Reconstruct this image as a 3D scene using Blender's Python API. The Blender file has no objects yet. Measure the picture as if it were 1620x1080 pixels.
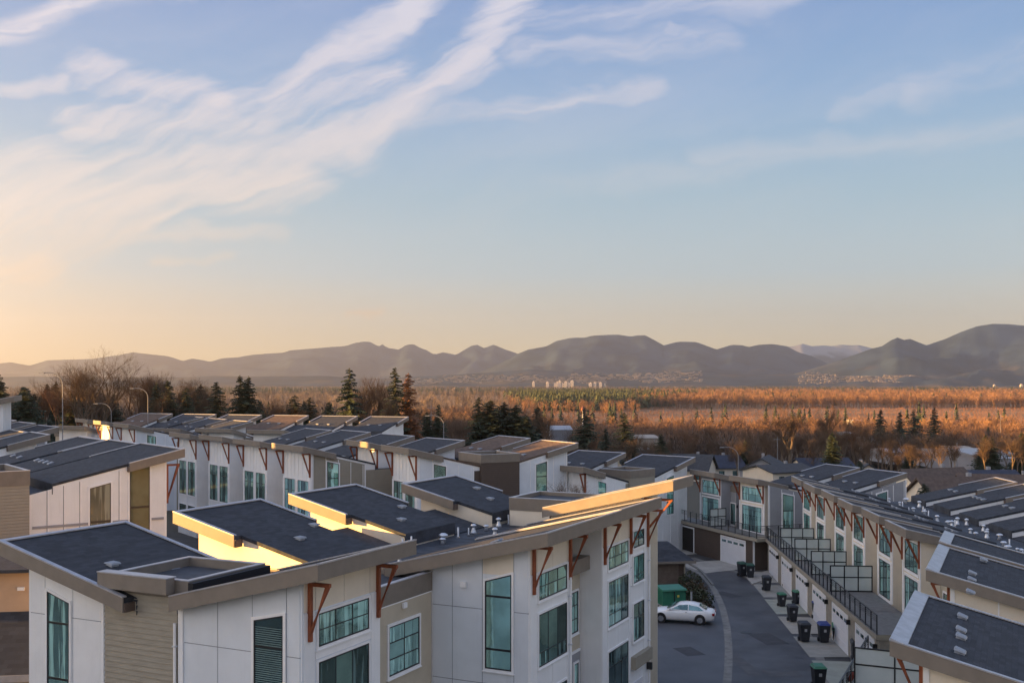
import bpy, math, random
import numpy as np
from mathutils import Vector, Matrix, noise

C = bpy.context.scene.collection
random.seed(7); rng = np.random.default_rng(7)
FPX, CAMZ, HORY, CX = 1700.0, 17.4, 605.0, 810.0

# ------------------------------------------------------------------ camera
cam = bpy.data.cameras.new('camera'); camo = bpy.data.objects.new('camera', cam); C.objects.link(camo)
camo.location = (0, 0, CAMZ); camo.rotation_euler = (math.radians(90), 0, 0)
cam.sensor_width = 36.0; cam.lens = FPX / 1620 * 36.0
cam.shift_y = (HORY - 540) / 1620.0
cam.clip_start = 0.5; cam.clip_end = 60000
bpy.context.scene.camera = camo

# ------------------------------------------------------------------ light
SUN_EL = math.radians(4.2)
SXY = Vector((-0.996, -0.09)).normalized()
SUNV = Vector((SXY.x * math.cos(SUN_EL), SXY.y * math.cos(SUN_EL), math.sin(SUN_EL)))
sl = bpy.data.lights.new('sun', 'SUN'); sl.energy = 5.0; sl.angle = math.radians(0.6); sl.color = (1.0, 0.51, 0.13)
so = bpy.data.objects.new('sun', sl); C.objects.link(so)
so.rotation_euler = (-SUNV).to_track_quat('-Z', 'Y').to_euler()
so.location = (-60, -60, 60)
vs = bpy.context.scene.view_settings
vs.view_transform = 'Standard'; vs.look = 'None'; vs.gamma = 1; vs.use_curve_mapping = False; vs.exposure = 2.2

world = bpy.data.worlds.new('World'); bpy.context.scene.world = world; world.use_nodes = True
def lin(r, g, b):
    f = lambda c: (c / 255 / 12.92) if c / 255 <= 0.04045 else ((c / 255 + 0.055) / 1.055) ** 2.4
    return (f(r), f(g), f(b), 1)
class NT:
    def __init__(s, t): s.t = t; s.n = t.nodes; s.l = t.links
    def new(s, ty, **k):
        n = s.n.new(ty)
        for a, b in k.items(): setattr(n, a, b)
        return n
    def put(s, sock, v):
        if isinstance(v, bpy.types.NodeSocket): s.l.new(v, sock)
        elif v is not None: sock.default_value = v
    def m(s, op, a, b=None, c=None, clamp=False):
        n = s.new('ShaderNodeMath', operation=op, use_clamp=clamp); s.put(n.inputs[0], a); s.put(n.inputs[1], b)
        if c is not None: s.put(n.inputs[2], c)
        return n.outputs[0]
    def mixc(s, f, a, b, bt='MIX'):
        n = s.new('ShaderNodeMix', data_type='RGBA', blend_type=bt); s.put(n.inputs[0], f); s.put(n.inputs[6], a); s.put(n.inputs[7], b); return n.outputs[2]
    def smooth(s, x, a, b):
        n = s.new('ShaderNodeMapRange', interpolation_type='SMOOTHSTEP'); s.put(n.inputs[0], x); n.inputs[1].default_value = a; n.inputs[2].default_value = b; return n.outputs[0]
    def ramp(s, x, stops):
        n = s.new('ShaderNodeValToRGB'); s.put(n.inputs[0], x); e = n.color_ramp.elements
        while len(e) < len(stops): e.new(0.5)
        for i, (p, c) in enumerate(stops): e[i].position = p; e[i].color = c
        return n.outputs[0]
    def noise(s, vec, scale, detail=2, rough=0.5, dist=0):
        n = s.new('ShaderNodeTexNoise'); s.put(n.inputs['Vector'], vec); n.inputs['Scale'].default_value = scale
        n.inputs['Detail'].default_value = detail; n.inputs['Roughness'].default_value = rough; n.inputs['Distortion'].default_value = dist
        return n.outputs[0]
    def comb(s, x, y, z):
        n = s.new('ShaderNodeCombineXYZ'); s.put(n.inputs[0], x); s.put(n.inputs[1], y); s.put(n.inputs[2], z); return n.outputs[0]

def build_world():
    w = NT(world.node_tree); w.n.clear()
    out = w.new('ShaderNodeOutputWorld'); bg = w.new('ShaderNodeBackground')
    sky = w.new('ShaderNodeTexSky', sky_type='NISHITA'); sky.sun_disc = False
    sky.sun_elevation = SUN_EL; sky.sun_rotation = math.atan2(SXY.x, SXY.y); sky.air_density = 1.0; sky.dust_density = 1.2; sky.ozone_density = 2.5; sky.altitude = 60
    tc = w.new('ShaderNodeTexCoord'); sep = w.new('ShaderNodeSeparateXYZ'); w.l.new(tc.outputs['Generated'], sep.inputs[0])
    x, y, z = sep.outputs
    hl = w.m('SQRT', w.m('ADD', w.m('MULTIPLY', x, x), w.m('MULTIPLY', y, y)))
    hl = w.m('MAXIMUM', hl, 0.02)
    el = w.m('DIVIDE', w.m('MAXIMUM', z, 0.0), hl)                  # tangent of the elevation
    az = w.m('ARCTAN2', x, y)
    sund = w.m('DIVIDE', w.m('ADD', w.m('MULTIPLY', x, SXY.x), w.m('MULTIPLY', y, SXY.y)), hl)
    K = 10.0   # the Nishita sky is scaled to this range before the 0.1 strength
    def kc(r, g, b, f=1.0):
        c = lin(r, g, b); e = 2 ** vs.exposure
        return (c[0] * K * f / e, c[1] * K * f / e, c[2] * K * f / e, 1)
    grad = w.ramp(w.m('MULTIPLY', el, 1.0), [(0.0, kc(255, 222, 158, 1.3)), (0.026, kc(252, 226, 176, 1.2)), (0.055, kc(232, 226, 202, 1.05)), (0.10, kc(196, 216, 222)),
                                           (0.17, kc(166, 198, 216)), (0.26, kc(140, 178, 216)), (0.38, kc(118, 154, 206)), (0.75, kc(128, 160, 208))])
    # warmer towards the sunset
    warm = w.smooth(w.m('ADD', w.m('MULTIPLY', az, -1.0), 0.0), 0.0, 0.75)
    lowm = w.m('SUBTRACT', 1.0, w.smooth(el, 0.0, 0.16))
    grad = w.mixc(w.m('MULTIPLY', w.m('MULTIPLY', warm, lowm), 0.22), grad, kc(250, 190, 135))
    # clouds: streaky cirrus
    nz1 = w.noise(w.comb(w.m('MULTIPLY', az, 3.0), w.m('MULTIPLY', el, 6.0), 0.3), 2.2, 4, 0.55)
    nz2 = w.noise(w.comb(w.m('MULTIPLY', az, 3.0), w.m('MULTIPLY', el, 6.0), 7.3), 9.0, 4, 0.6)
    warp = w.m('ADD', w.m('MULTIPLY', w.m('SUBTRACT', nz1, 0.5), 0.07), w.m('MULTIPLY', w.m('SUBTRACT', nz2, 0.5), 0.022))
    uu = w.m('ADD', az, w.m('MULTIPLY', w.m('SUBTRACT', nz2, 0.5), 0.03)); vv = w.m('ADD', el, warp)
    def streak(rot, sx, sy, seed, sc=1.0, det=6, rough=0.62):
        c, s = math.cos(rot), math.sin(rot)
        a = w.m('ADD', w.m('MULTIPLY', uu, c), w.m('MULTIPLY', vv, s)); b = w.m('SUBTRACT', w.m('MULTIPLY', vv, c), w.m('MULTIPLY', uu, s))
        return w.noise(w.comb(w.m('MULTIPLY', a, sx), w.m('MULTIPLY', b, sy), seed), sc, det, rough, 0.4)
    low1 = streak(0.45, 3.0, 10.0, 1.3, 1.0, 3); fib1 = streak(0.5, 6.0, 62.0, 4.3, 1.0, 8, .68)
    st2 = streak(0.16, 3.0, 20.0, 5.1)
    def seg(p, q, r, soft=1.0):            # mask around a segment in (px) of the sky, given as azimuth / tangent of elevation
        ax, ay = math.atan((p[0] - CX) / FPX), (HORY - p[1]) / math.hypot(FPX, p[0] - CX)
        bx, by = math.atan((q[0] - CX) / FPX), (HORY - q[1]) / math.hypot(FPX, q[0] - CX)
        r = r / FPX; dx, dy = bx - ax, by - ay; L = math.hypot(dx, dy); dx /= L; dy /= L
        px_ = w.m('SUBTRACT', uu, ax); py_ = w.m('SUBTRACT', vv, ay)
        t = w.m('ADD', w.m('MULTIPLY', px_, dx), w.m('MULTIPLY', py_, dy)); tcl = w.m('MINIMUM', w.m('MAXIMUM', t, 0.0), L)
        ex = w.m('SUBTRACT', px_, w.m('MULTIPLY', tcl, dx)); ey = w.m('SUBTRACT', py_, w.m('MULTIPLY', tcl, dy))
        d = w.m('SQRT', w.m('ADD', w.m('MULTIPLY', ex, ex), w.m('MULTIPLY', ey, ey)))
        n = w.new('ShaderNodeMapRange', interpolation_type='SMOOTHSTEP'); w.put(n.inputs[0], d); n.inputs[1].default_value = r * 1.25; n.inputs[2].default_value = 0.0
        return n.outputs[0]
    def addup(lst):
        acc = None
        for s_, wt in lst:
            v_ = w.m('MULTIPLY', s_, wt); acc = v_ if acc is None else w.m('MAXIMUM', acc, v_)
        return acc
    big = addup([(seg((-80, 345), (230, 300), 120), 1.0), (seg((230, 310), (470, 270), 75), 0.95), (seg((300, 260), (560, 210), 60), 0.8),
                 (seg((560, 215), (760, 90), 48), 0.9), (seg((760, 90), (830, -60), 55), 0.7), (seg((130, 110), (360, 160), 42), 0.7), (seg((120, 190), (420, 190), 50), 0.65),
                 (seg((-60, 400), (60, 400), 60), 1.0), (seg((420, 160), (640, 30), 42), 0.75), (seg((400, 170), (620, 120), 70), 0.55), (seg((640, 30), (720, -60), 40), 0.9)])
    thin = addup([(seg((-60, 70), (100, 20), 28), 1.0), (seg((100, 20), (300, -25), 22), 0.8), (seg((10, 145), (100, 135), 15), 0.8), (seg((240, 437), (370, 415), 9), 0.6),
                  (seg((548, 500), (602, 498), 9), 0.95), (seg((640, 190), (850, 175), 24), 0.5), (seg((780, 180), (1040, 140), 24), 0.6), (seg((820, 90), (1150, 60), 34), 0.5),
                  (seg((760, 30), (1260, -10), 30), 0.5), (seg((1330, 165), (1500, 118), 20), 0.28), (seg((1440, 135), (1700, 62), 32), 0.42), (seg((1110, 235), (1660, 205), 30), 0.28), (seg((960, 290), (1260, 240), 26), 0.25),
                  (seg((200, 385), (440, 372), 16), 0.5), (seg((1060, 50), (1150, 60), 14), 0.5)])
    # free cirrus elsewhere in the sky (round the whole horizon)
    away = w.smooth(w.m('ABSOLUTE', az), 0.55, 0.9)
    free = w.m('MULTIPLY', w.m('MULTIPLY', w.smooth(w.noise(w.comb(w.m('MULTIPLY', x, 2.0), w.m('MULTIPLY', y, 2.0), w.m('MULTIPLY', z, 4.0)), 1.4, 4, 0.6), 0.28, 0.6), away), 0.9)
    c1 = w.m('ADD', w.m('MULTIPLY', big, w.m('ADD', w.m('MULTIPLY', low1, 1.25), 0.22)), w.m('MULTIPLY', w.m('MULTIPLY', w.m('SUBTRACT', fib1, 0.5), 1.55), w.smooth(big, 0.0, 0.35)))
    c1 = w.smooth(c1, 0.06, 1.0)
    c2 = w.m('MULTIPLY', thin, w.smooth(w.m('ADD', w.m('MULTIPLY', st2, .5), w.m('MULTIPLY', streak(0.22, 7.0, 70.0, 2.3, 1.0, 8, .68), .5)), 0.34, 0.58)); c2 = w.m('ADD', c2, w.m('MULTIPLY', thin, 0.12))
    veil = w.m('MULTIPLY', w.smooth(streak(0.2, 2.4, 11.0, 9.0, 1.0, 5, 0.6), 0.45, 0.8), w.m('MULTIPLY', w.smooth(el, 0.08, 0.2), 0.22))
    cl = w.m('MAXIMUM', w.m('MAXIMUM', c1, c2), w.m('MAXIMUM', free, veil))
    cl = w.m('MINIMUM', cl, 0.97)
    ccol = w.ramp(el, [(0.0, kc(252, 216, 170)), (0.07, kc(250, 222, 188)), (0.15, kc(244, 230, 220)), (0.28, kc(234, 226, 232)), (0.4, kc(230, 228, 238))])
    col = w.mixc(w.m('MULTIPLY', cl, 0.86), grad, ccol)
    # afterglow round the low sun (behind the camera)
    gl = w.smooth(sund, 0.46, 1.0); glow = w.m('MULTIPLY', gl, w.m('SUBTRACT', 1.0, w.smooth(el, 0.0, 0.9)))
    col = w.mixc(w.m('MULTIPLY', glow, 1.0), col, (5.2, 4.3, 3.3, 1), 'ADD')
    # real Nishita sky carries part of the colour
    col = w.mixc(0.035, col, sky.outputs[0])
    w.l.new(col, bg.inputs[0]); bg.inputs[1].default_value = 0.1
    w.l.new(bg.outputs[0], out.inputs[0])
build_world()

# ------------------------------------------------------------------ materials
MATS = {}
def mat(name, base, rough=0.7, var=0.12, nscale=3.0, metallic=0.0, spec=0.4, bump=0.0, bscale=30.0, coords='Object', stretch=(1, 1, 1), col2=None, dirt=0.0, streak=0.0):
    if name in MATS: return MATS[name]
    m = bpy.data.materials.new(name); m.use_nodes = True; t = NT(m.node_tree)
    b = t.n['Principled BSDF']; tc = t.new('ShaderNodeTexCoord'); mp = t.new('ShaderNodeMapping'); t.l.new(tc.outputs[coords], mp.inputs[0]); mp.inputs['Scale'].default_value = stretch
    v = mp.outputs[0]
    c1 = tuple(max(0, c * (1 - var)) for c in base) + (1,); c2 = tuple(min(1, c * (1 + var)) for c in (col2 or base)) + (1,)
    f = t.noise(v, nscale, 5, 0.6)
    col = t.mixc(t.smooth(f, 0.3, 0.7), c1, c2)
    if dirt:
        d = t.smooth(t.noise(v, nscale * 0.35, 6, 0.7, 0.6), 0.5, 0.75)
        col = t.mixc(t.m('MULTIPLY', d, dirt), col, tuple(c * 0.45 for c in base) + (1,))
    if streak:
        mp2 = t.new('ShaderNodeMapping'); t.l.new(tc.outputs[coords], mp2.inputs[0]); mp2.inputs['Scale'].default_value = (4.0, 4.0, .22)
        col = t.mixc(t.m('MULTIPLY', t.smooth(t.noise(mp2.outputs[0], 1.0, 6, .7), .5, .8), streak), col, tuple(c * 0.55 for c in base) + (1,))
        col = t.mixc(t.m('MULTIPLY', t.new('ShaderNodeObjectInfo').outputs['Random'], .10), col, tuple(c * 0.7 for c in base) + (1,))
    t.l.new(col, b.inputs['Base Color'])
    b.inputs['Roughness'].default_value = rough; b.inputs['Metallic'].default_value = metallic; b.inputs['Specular IOR Level'].default_value = spec
    if bump:
        bp = t.new('ShaderNodeBump'); bp.inputs['Strength'].default_value = bump; bp.inputs['Distance'].default_value = 0.02
        t.l.new(t.noise(v, bscale, 4, 0.6), bp.inputs['Height']); t.l.new(bp.outputs[0], b.inputs['Normal'])
    MATS[name] = m; return m

def mat_shingle(name, base, tint=0.0):
    m = bpy.data.materials.new(name); m.use_nodes = True; t = NT(m.node_tree); b = t.n['Principled BSDF']
    tc = t.new('ShaderNodeTexCoord'); v = tc.outputs['Object']
    br = t.new('ShaderNodeTexBrick'); t.l.new(v, br.inputs['Vector']); br.inputs['Scale'].default_value = 1.0
    br.inputs['Brick Width'].default_value = 0.42; br.inputs['Row Height'].default_value = 0.19; br.inputs['Mortar Size'].default_value = 0.006; br.inputs['Mortar Smooth'].default_value = 0.3
    k = lambda f: tuple(c * f for c in base) + (1,)
    br.inputs['Color1'].default_value = k(0.58); br.inputs['Color2'].default_value = k(1.45); br.inputs['Mortar'].default_value = k(0.45)
    gr = t.noise(v, 160, 3, 0.7); big = t.noise(v, 0.9, 6, 0.7)
    col = t.mixc(0.4, br.outputs[0], t.ramp(gr, [(0.3, k(0.5)), (0.7, k(1.7))]))
    col = t.mixc(t.m('MULTIPLY', t.smooth(big, 0.4, 0.75), 0.22), col, k(1.9))
    t.l.new(col, b.inputs['Base Color']); b.inputs['Roughness'].default_value = 0.85; b.inputs['Specular IOR Level'].default_value = 0.3
    bp = t.new('ShaderNodeBump'); bp.inputs['Strength'].default_value = 0.5; bp.inputs['Distance'].default_value = 0.012
    t.l.new(t.m('ADD', t.m('MULTIPLY', gr, 0.5), br.outputs[1]), bp.inputs['Height']); t.l.new(bp.outputs[0], b.inputs['Normal'])
    MATS[name] = m; return m

def mat_siding(name, base, rows=5.6, coord='Object', vertical=False):
    m = bpy.data.materials.new(name); m.use_nodes = True; t = NT(m.node_tree); b = t.n['Principled BSDF']
    tc = t.new('ShaderNodeTexCoord'); sep = t.new('ShaderNodeSeparateXYZ'); t.l.new(tc.outputs[coord], sep.inputs[0])
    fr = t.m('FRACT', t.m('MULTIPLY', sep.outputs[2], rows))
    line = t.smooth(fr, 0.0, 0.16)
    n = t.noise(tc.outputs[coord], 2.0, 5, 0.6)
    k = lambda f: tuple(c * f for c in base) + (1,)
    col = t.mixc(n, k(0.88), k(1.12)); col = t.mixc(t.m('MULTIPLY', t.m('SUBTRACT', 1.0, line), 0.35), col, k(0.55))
    t.l.new(col, b.inputs['Base Color']); b.inputs['Roughness'].default_value = 0.75
    bp = t.new('ShaderNodeBump'); bp.inputs['Strength'].default_value = 0.8; bp.inputs['Distance'].default_value = 0.02
    t.l.new(t.m('SUBTRACT', line, t.m('MULTIPLY', fr, 0.6)), bp.inputs['Height']); t.l.new(bp.outputs[0], b.inputs['Normal'])
    MATS[name] = m; return m

def mat_glass(name, tint, rough=0.04, metal=0.85, seed=0.0):
    m = bpy.data.materials.new(name); m.use_nodes = True; t = NT(m.node_tree); b = t.n['Principled BSDF']
    tc = t.new('ShaderNodeTexCoord'); oi = t.new('ShaderNodeObjectInfo')
    n = t.noise(t.mixc(0.5, tc.outputs['Object'], oi.outputs['Random'], 'ADD'), 0.7, 3, 0.5)
    k = lambda f: tuple(c * f for c in tint) + (1,)
    t.l.new(t.mixc(t.m('MULTIPLY', oi.outputs['Random'], .55), t.mixc(t.smooth(n, 0.3, 0.7), k(0.72), k(1.2)), k(.35)), b.inputs['Base Color'])
    mc = t.new('ShaderNodeMapping'); t.l.new(tc.outputs['Object'], mc.inputs[0]); mc.inputs['Scale'].default_value = (5.0, 5.0, .35)
    curt = t.m('MULTIPLY', t.smooth(t.noise(mc.outputs[0], 1.0, 3, .5), .47, .6), t.smooth(oi.outputs['Random'], .35, .5))
    lk = b.inputs['Base Color'].links[0].from_socket; t.l.new(t.mixc(t.m('MULTIPLY', curt, .5), lk, k(1.5)), b.inputs['Base Color'])
    t.l.new(t.m('SUBTRACT', metal, t.m('MULTIPLY', curt, metal * .45)), b.inputs['Metallic']); b.inputs['Roughness'].default_value = rough
    if metal == 0: b.inputs['Specular IOR Level'].default_value = .22
    bp = t.new('ShaderNodeBump'); bp.inputs['Strength'].default_value = 0.12; bp.inputs['Distance'].default_value = 0.05
    t.l.new(t.noise(tc.outputs['Object'], 0.8, 2, 0.5), bp.inputs['Height']); t.l.new(bp.outputs[0], b.inputs['Normal'])
    MATS[name] = m; return m

M_SHING = mat_shingle('shingle_dark', (0.036, 0.042, 0.054))
M_SHINGSUN = mat_shingle('shingle_sun_tint', (0.105, 0.074, 0.058))  # dark shingle recoloured brown: low grazing sun put into the colour
M_FLAT = mat('torch_on_membrane', (0.042, 0.050, 0.066), 0.7, 0.35, 1.2, bump=0.3, bscale=90, dirt=0.5)
M_JOINT = mat('joint_shadow', (0.20, 0.22, 0.26), 0.8)
M_KERB = mat('kerb_concrete', (0.19, 0.19, 0.185), 0.85, 0.2, 1.5, bump=0.2, dirt=0.4)
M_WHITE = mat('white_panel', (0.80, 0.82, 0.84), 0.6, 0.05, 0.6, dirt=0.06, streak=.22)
M_CREAM = mat('cream_panel', (0.76, 0.69, 0.58), 0.65, 0.05, 0.8, dirt=0.08, streak=.2)
M_TRIM = mat('white_trim', (0.82, 0.83, 0.85), 0.5, 0.04, 1.5)
M_BLUE = mat('blue_grey_panel', (0.68, 0.73, 0.79), 0.6, 0.05, 0.6, dirt=0.05, streak=.22)
M_GREY = mat('grey_panel', (0.30, 0.31, 0.34), 0.6, 0.06, 0.8)
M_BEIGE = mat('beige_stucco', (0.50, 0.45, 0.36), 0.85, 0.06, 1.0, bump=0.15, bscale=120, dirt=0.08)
M_TAUPE = mat('taupe_board', (0.31, 0.285, 0.235), 0.75, 0.08, 1.5, stretch=(1, 1, 4))
M_TSIDE = mat_siding('taupe_siding', (0.31, 0.285, 0.235))
M_BSIDE = mat_siding('brown_siding', (0.085, 0.062, 0.050))
M_FASC = mat('fascia_taupe', (0.20, 0.175, 0.15), 0.6, 0.07, 2.0, dirt=0.12)
M_FLASH = mat('flashing_grey', (0.42, 0.43, 0.47), 0.35, 0.12, 3.0, metallic=0.4)
M_SOFF = mat('soffit_brown', (0.12, 0.09, 0.075), 0.7)
M_WOOD = mat('cedar_stain', (0.25, 0.072, 0.032), 0.6, 0.25, 5.0, stretch=(1, 1, 0.3))
M_BLACK = mat('black_metal', (0.018, 0.020, 0.024), 0.4, 0.1)
M_GLASS = mat_glass('teal_glass', (0.50, 0.86, 0.82))
M_GLASSD = mat_glass('dark_glass', (0.20, 0.33, 0.34))
M_GLASSW = mat_glass('sunset_glass', (0.34, 0.36, 0.30), 0.05, 0.6)
M_GLASSO = mat_glass('olive_glass', (0.07, 0.10, 0.08), 0.05, 0.0)
M_GALV = mat('galvanised', (0.62, 0.66, 0.72), 0.38, 0.15, 8.0, metallic=0.6)
M_VENT = mat('vent_grey', (0.27, 0.30, 0.35), 0.5, 0.1, 6, metallic=0.3)
M_DOOR = mat('white_door', (0.68, 0.70, 0.75), 0.5, 0.04, 1.0, dirt=0.05)
M_CONC = mat('concrete', (0.36, 0.35, 0.33), 0.85, 0.14, 0.8, coords='Object', bump=0.2, bscale=40, dirt=0.25)
M_ASPH = mat('asphalt', (0.066, 0.068, 0.076), 0.55, 0.38, 0.3, bump=0.35, bscale=60, dirt=0.55)
M_ASPH2 = mat('asphalt_parking', (0.075, 0.080, 0.092), 0.55, 0.2, 0.35, bump=0.3, bscale=60, dirt=0.25)

# ------------------------------------------------------------------ mesh helpers
class MB:
    def __init__(s, fn=None): s.v = []; s.f = []; s.fn = fn
    def add(s, vs_, fs):
        o = len(s.v)
        s.v += [s.fn(*p) for p in vs_] if s.fn else [tuple(p) for p in vs_]
        s.f += [tuple(i + o for i in f) for f in fs]; return s
    def box(s, x0, y0, z0, x1, y1, z1):
        return s.add([(x0, y0, z0), (x1, y0, z0), (x1, y1, z0), (x0, y1, z0), (x0, y0, z1), (x1, y0, z1), (x1, y1, z1), (x0, y1, z1)],
                     [(0, 3, 2, 1), (4, 5, 6, 7), (0, 1, 5, 4), (1, 2, 6, 5), (2, 3, 7, 6), (3, 0, 4, 7)])
    def prism(s, bot, top):
        n = len(bot); fs = [tuple(range(n - 1, -1, -1)), tuple(range(n, 2 * n))]
        fs += [(i, (i + 1) % n, n + (i + 1) % n, n + i) for i in range(n)]
        return s.add(list(bot) + list(top), fs)
    def beam(s, p, q, w, h, up=(0, 0, 1)):
        p = Vector(p); q = Vector(q); d = (q - p).normalized(); u_ = Vector(up)
        sd = d.cross(u_);
        if sd.length < 1e-3: sd = d.cross(Vector((1, 0, 0)))
        sd.normalize(); up2 = sd.cross(d).normalized(); sd *= w / 2; up2 *= h / 2
        a = [p - sd - up2, p + sd - up2, p + sd + up2, p - sd + up2]; b = [q - sd - up2, q + sd - up2, q + sd + up2, q - sd + up2]
        return s.add([tuple(t) for t in a + b], [(0, 3, 2, 1), (4, 5, 6, 7), (0, 1, 5, 4), (1, 2, 6, 5), (2, 3, 7, 6), (3, 0, 4, 7)])
    def cyl(s, p, q, r0, r1, n=8, caps=True):
        p = Vector(p); q = Vector(q); d = (q - p).normalized(); a = d.orthogonal().normalized(); b = d.cross(a)
        vs_ = []
        for c, r in ((p, r0), (q, r1)):
            for i in range(n):
                t = 2 * math.pi * i / n; vs_.append(tuple(c + (a * math.cos(t) + b * math.sin(t)) * r))
        fs = [(i, (i + 1) % n, n + (i + 1) % n, n + i) for i in range(n)]
        if caps: fs += [tuple(range(n - 1, -1, -1)), tuple(range(n, 2 * n))]
        return s.add(vs_, fs)
    def lathe(s, prof, n=12, c=(0, 0, 0)):
        vs_ = []; fs = []
        for r, z in prof:
            for i in range(n):
                t = 2 * math.pi * i / n; vs_.append((c[0] + r * math.cos(t), c[1] + r * math.sin(t), c[2] + z))
        for j in range(len(prof) - 1):
            for i in range(n): fs.append((j * n + i, j * n + (i + 1) % n, (j + 1) * n + (i + 1) % n, (j + 1) * n + i))
        fs.append(tuple(range(n - 1, -1, -1))); m_ = (len(prof) - 1) * n; fs.append(tuple(range(m_, m_ + n)))
        return s.add(vs_, fs)
    def mesh(s, name, m, smooth=False):
        me = bpy.data.meshes.new(name); me.from_pydata(s.v, [], s.f); me.materials.append(m)
        if smooth: me.shade_smooth()
        me.update(); return me
    def build(s, name, m, parent=None, smooth=False, **k):
        return link(name, s.mesh(name, m, smooth), parent, **k)
def link(name, me, parent=None, loc=(0, 0, 0), rot=(0, 0, 0), scale=(1, 1, 1), kind=None, label=None):
    o = bpy.data.objects.new(name, me); C.objects.link(o); o.location = loc; o.rotation_euler = rot; o.scale = scale
    if parent: o.parent = parent
    if kind: o['kind'] = kind
    if label: o['label'] = label
    return o
def thing(name, label, cat, loc=(0, 0, 0), rz=0, group=None, me=None):
    o = bpy.data.objects.new(name, me); C.objects.link(o); o.location = loc; o.rotation_euler = (0, 0, rz)
    o['label'] = label; o['category'] = cat
    if group: o['group'] = group
    return o
def copy_thing(r, loc, rz, label, scale=None):
    c = r.copy(); C.objects.link(c); c.location = loc; c.rotation_euler = (0, 0, rz); c['label'] = label
    if scale: c.scale = scale
    for ch in list(r.children):
        d = ch.copy(); C.objects.link(d); d.parent = c
        for g in ch.children:
            e = g.copy(); C.objects.link(e); e.parent = d
    return c
def at(x, y, z=0.0):
    Y = FPX * (CAMZ - z) / (y - HORY); return Vector(((x - CX) / FPX * Y, Y, z))
def atY(x, y, Y): return Vector(((x - CX) / FPX * Y, Y, CAMZ - (y - HORY) / FPX * Y))

class Row:
    """a row of houses: local x runs along the row, local -y is the front, origin o"""
    def __init__(s, o, u):
        n = math.hypot(*u); s.u = (u[0] / n, u[1] / n); s.o = o; s.rz = math.atan2(s.u[1], s.u[0])
    def w(s, x, y): return (s.o[0] + x * s.u[0] - y * s.u[1], s.o[1] + x * s.u[1] + y * s.u[0])
    def loc(s, X, Y): X -= s.o[0]; Y -= s.o[1]; return (X * s.u[0] + Y * s.u[1], -X * s.u[1] + Y * s.u[0])
    def thing(s, label, x, y, group, name='townhouse', cat='townhouse', z=0):
        X, Y = s.w(x, y); t = thing(name, label, cat, (X, Y, z), s.rz, group); t['ox'] = x; t['oy'] = y
        return t
# ------------------------------------------------------------------ building helpers (all in row coordinates)
def mb(T): ox, oy = T['ox'], T['oy']; return MB(lambda x, y, z: (x - ox, y - oy, z))
def tomat(T): return (T['ox'], T['oy'])
def prism_yz(m, x0, x1, prof):       # prof: list of (y, z)
    return m.prism([(x0, y, z) for y, z in prof], [(x1, y, z) for y, z in prof])

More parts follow.
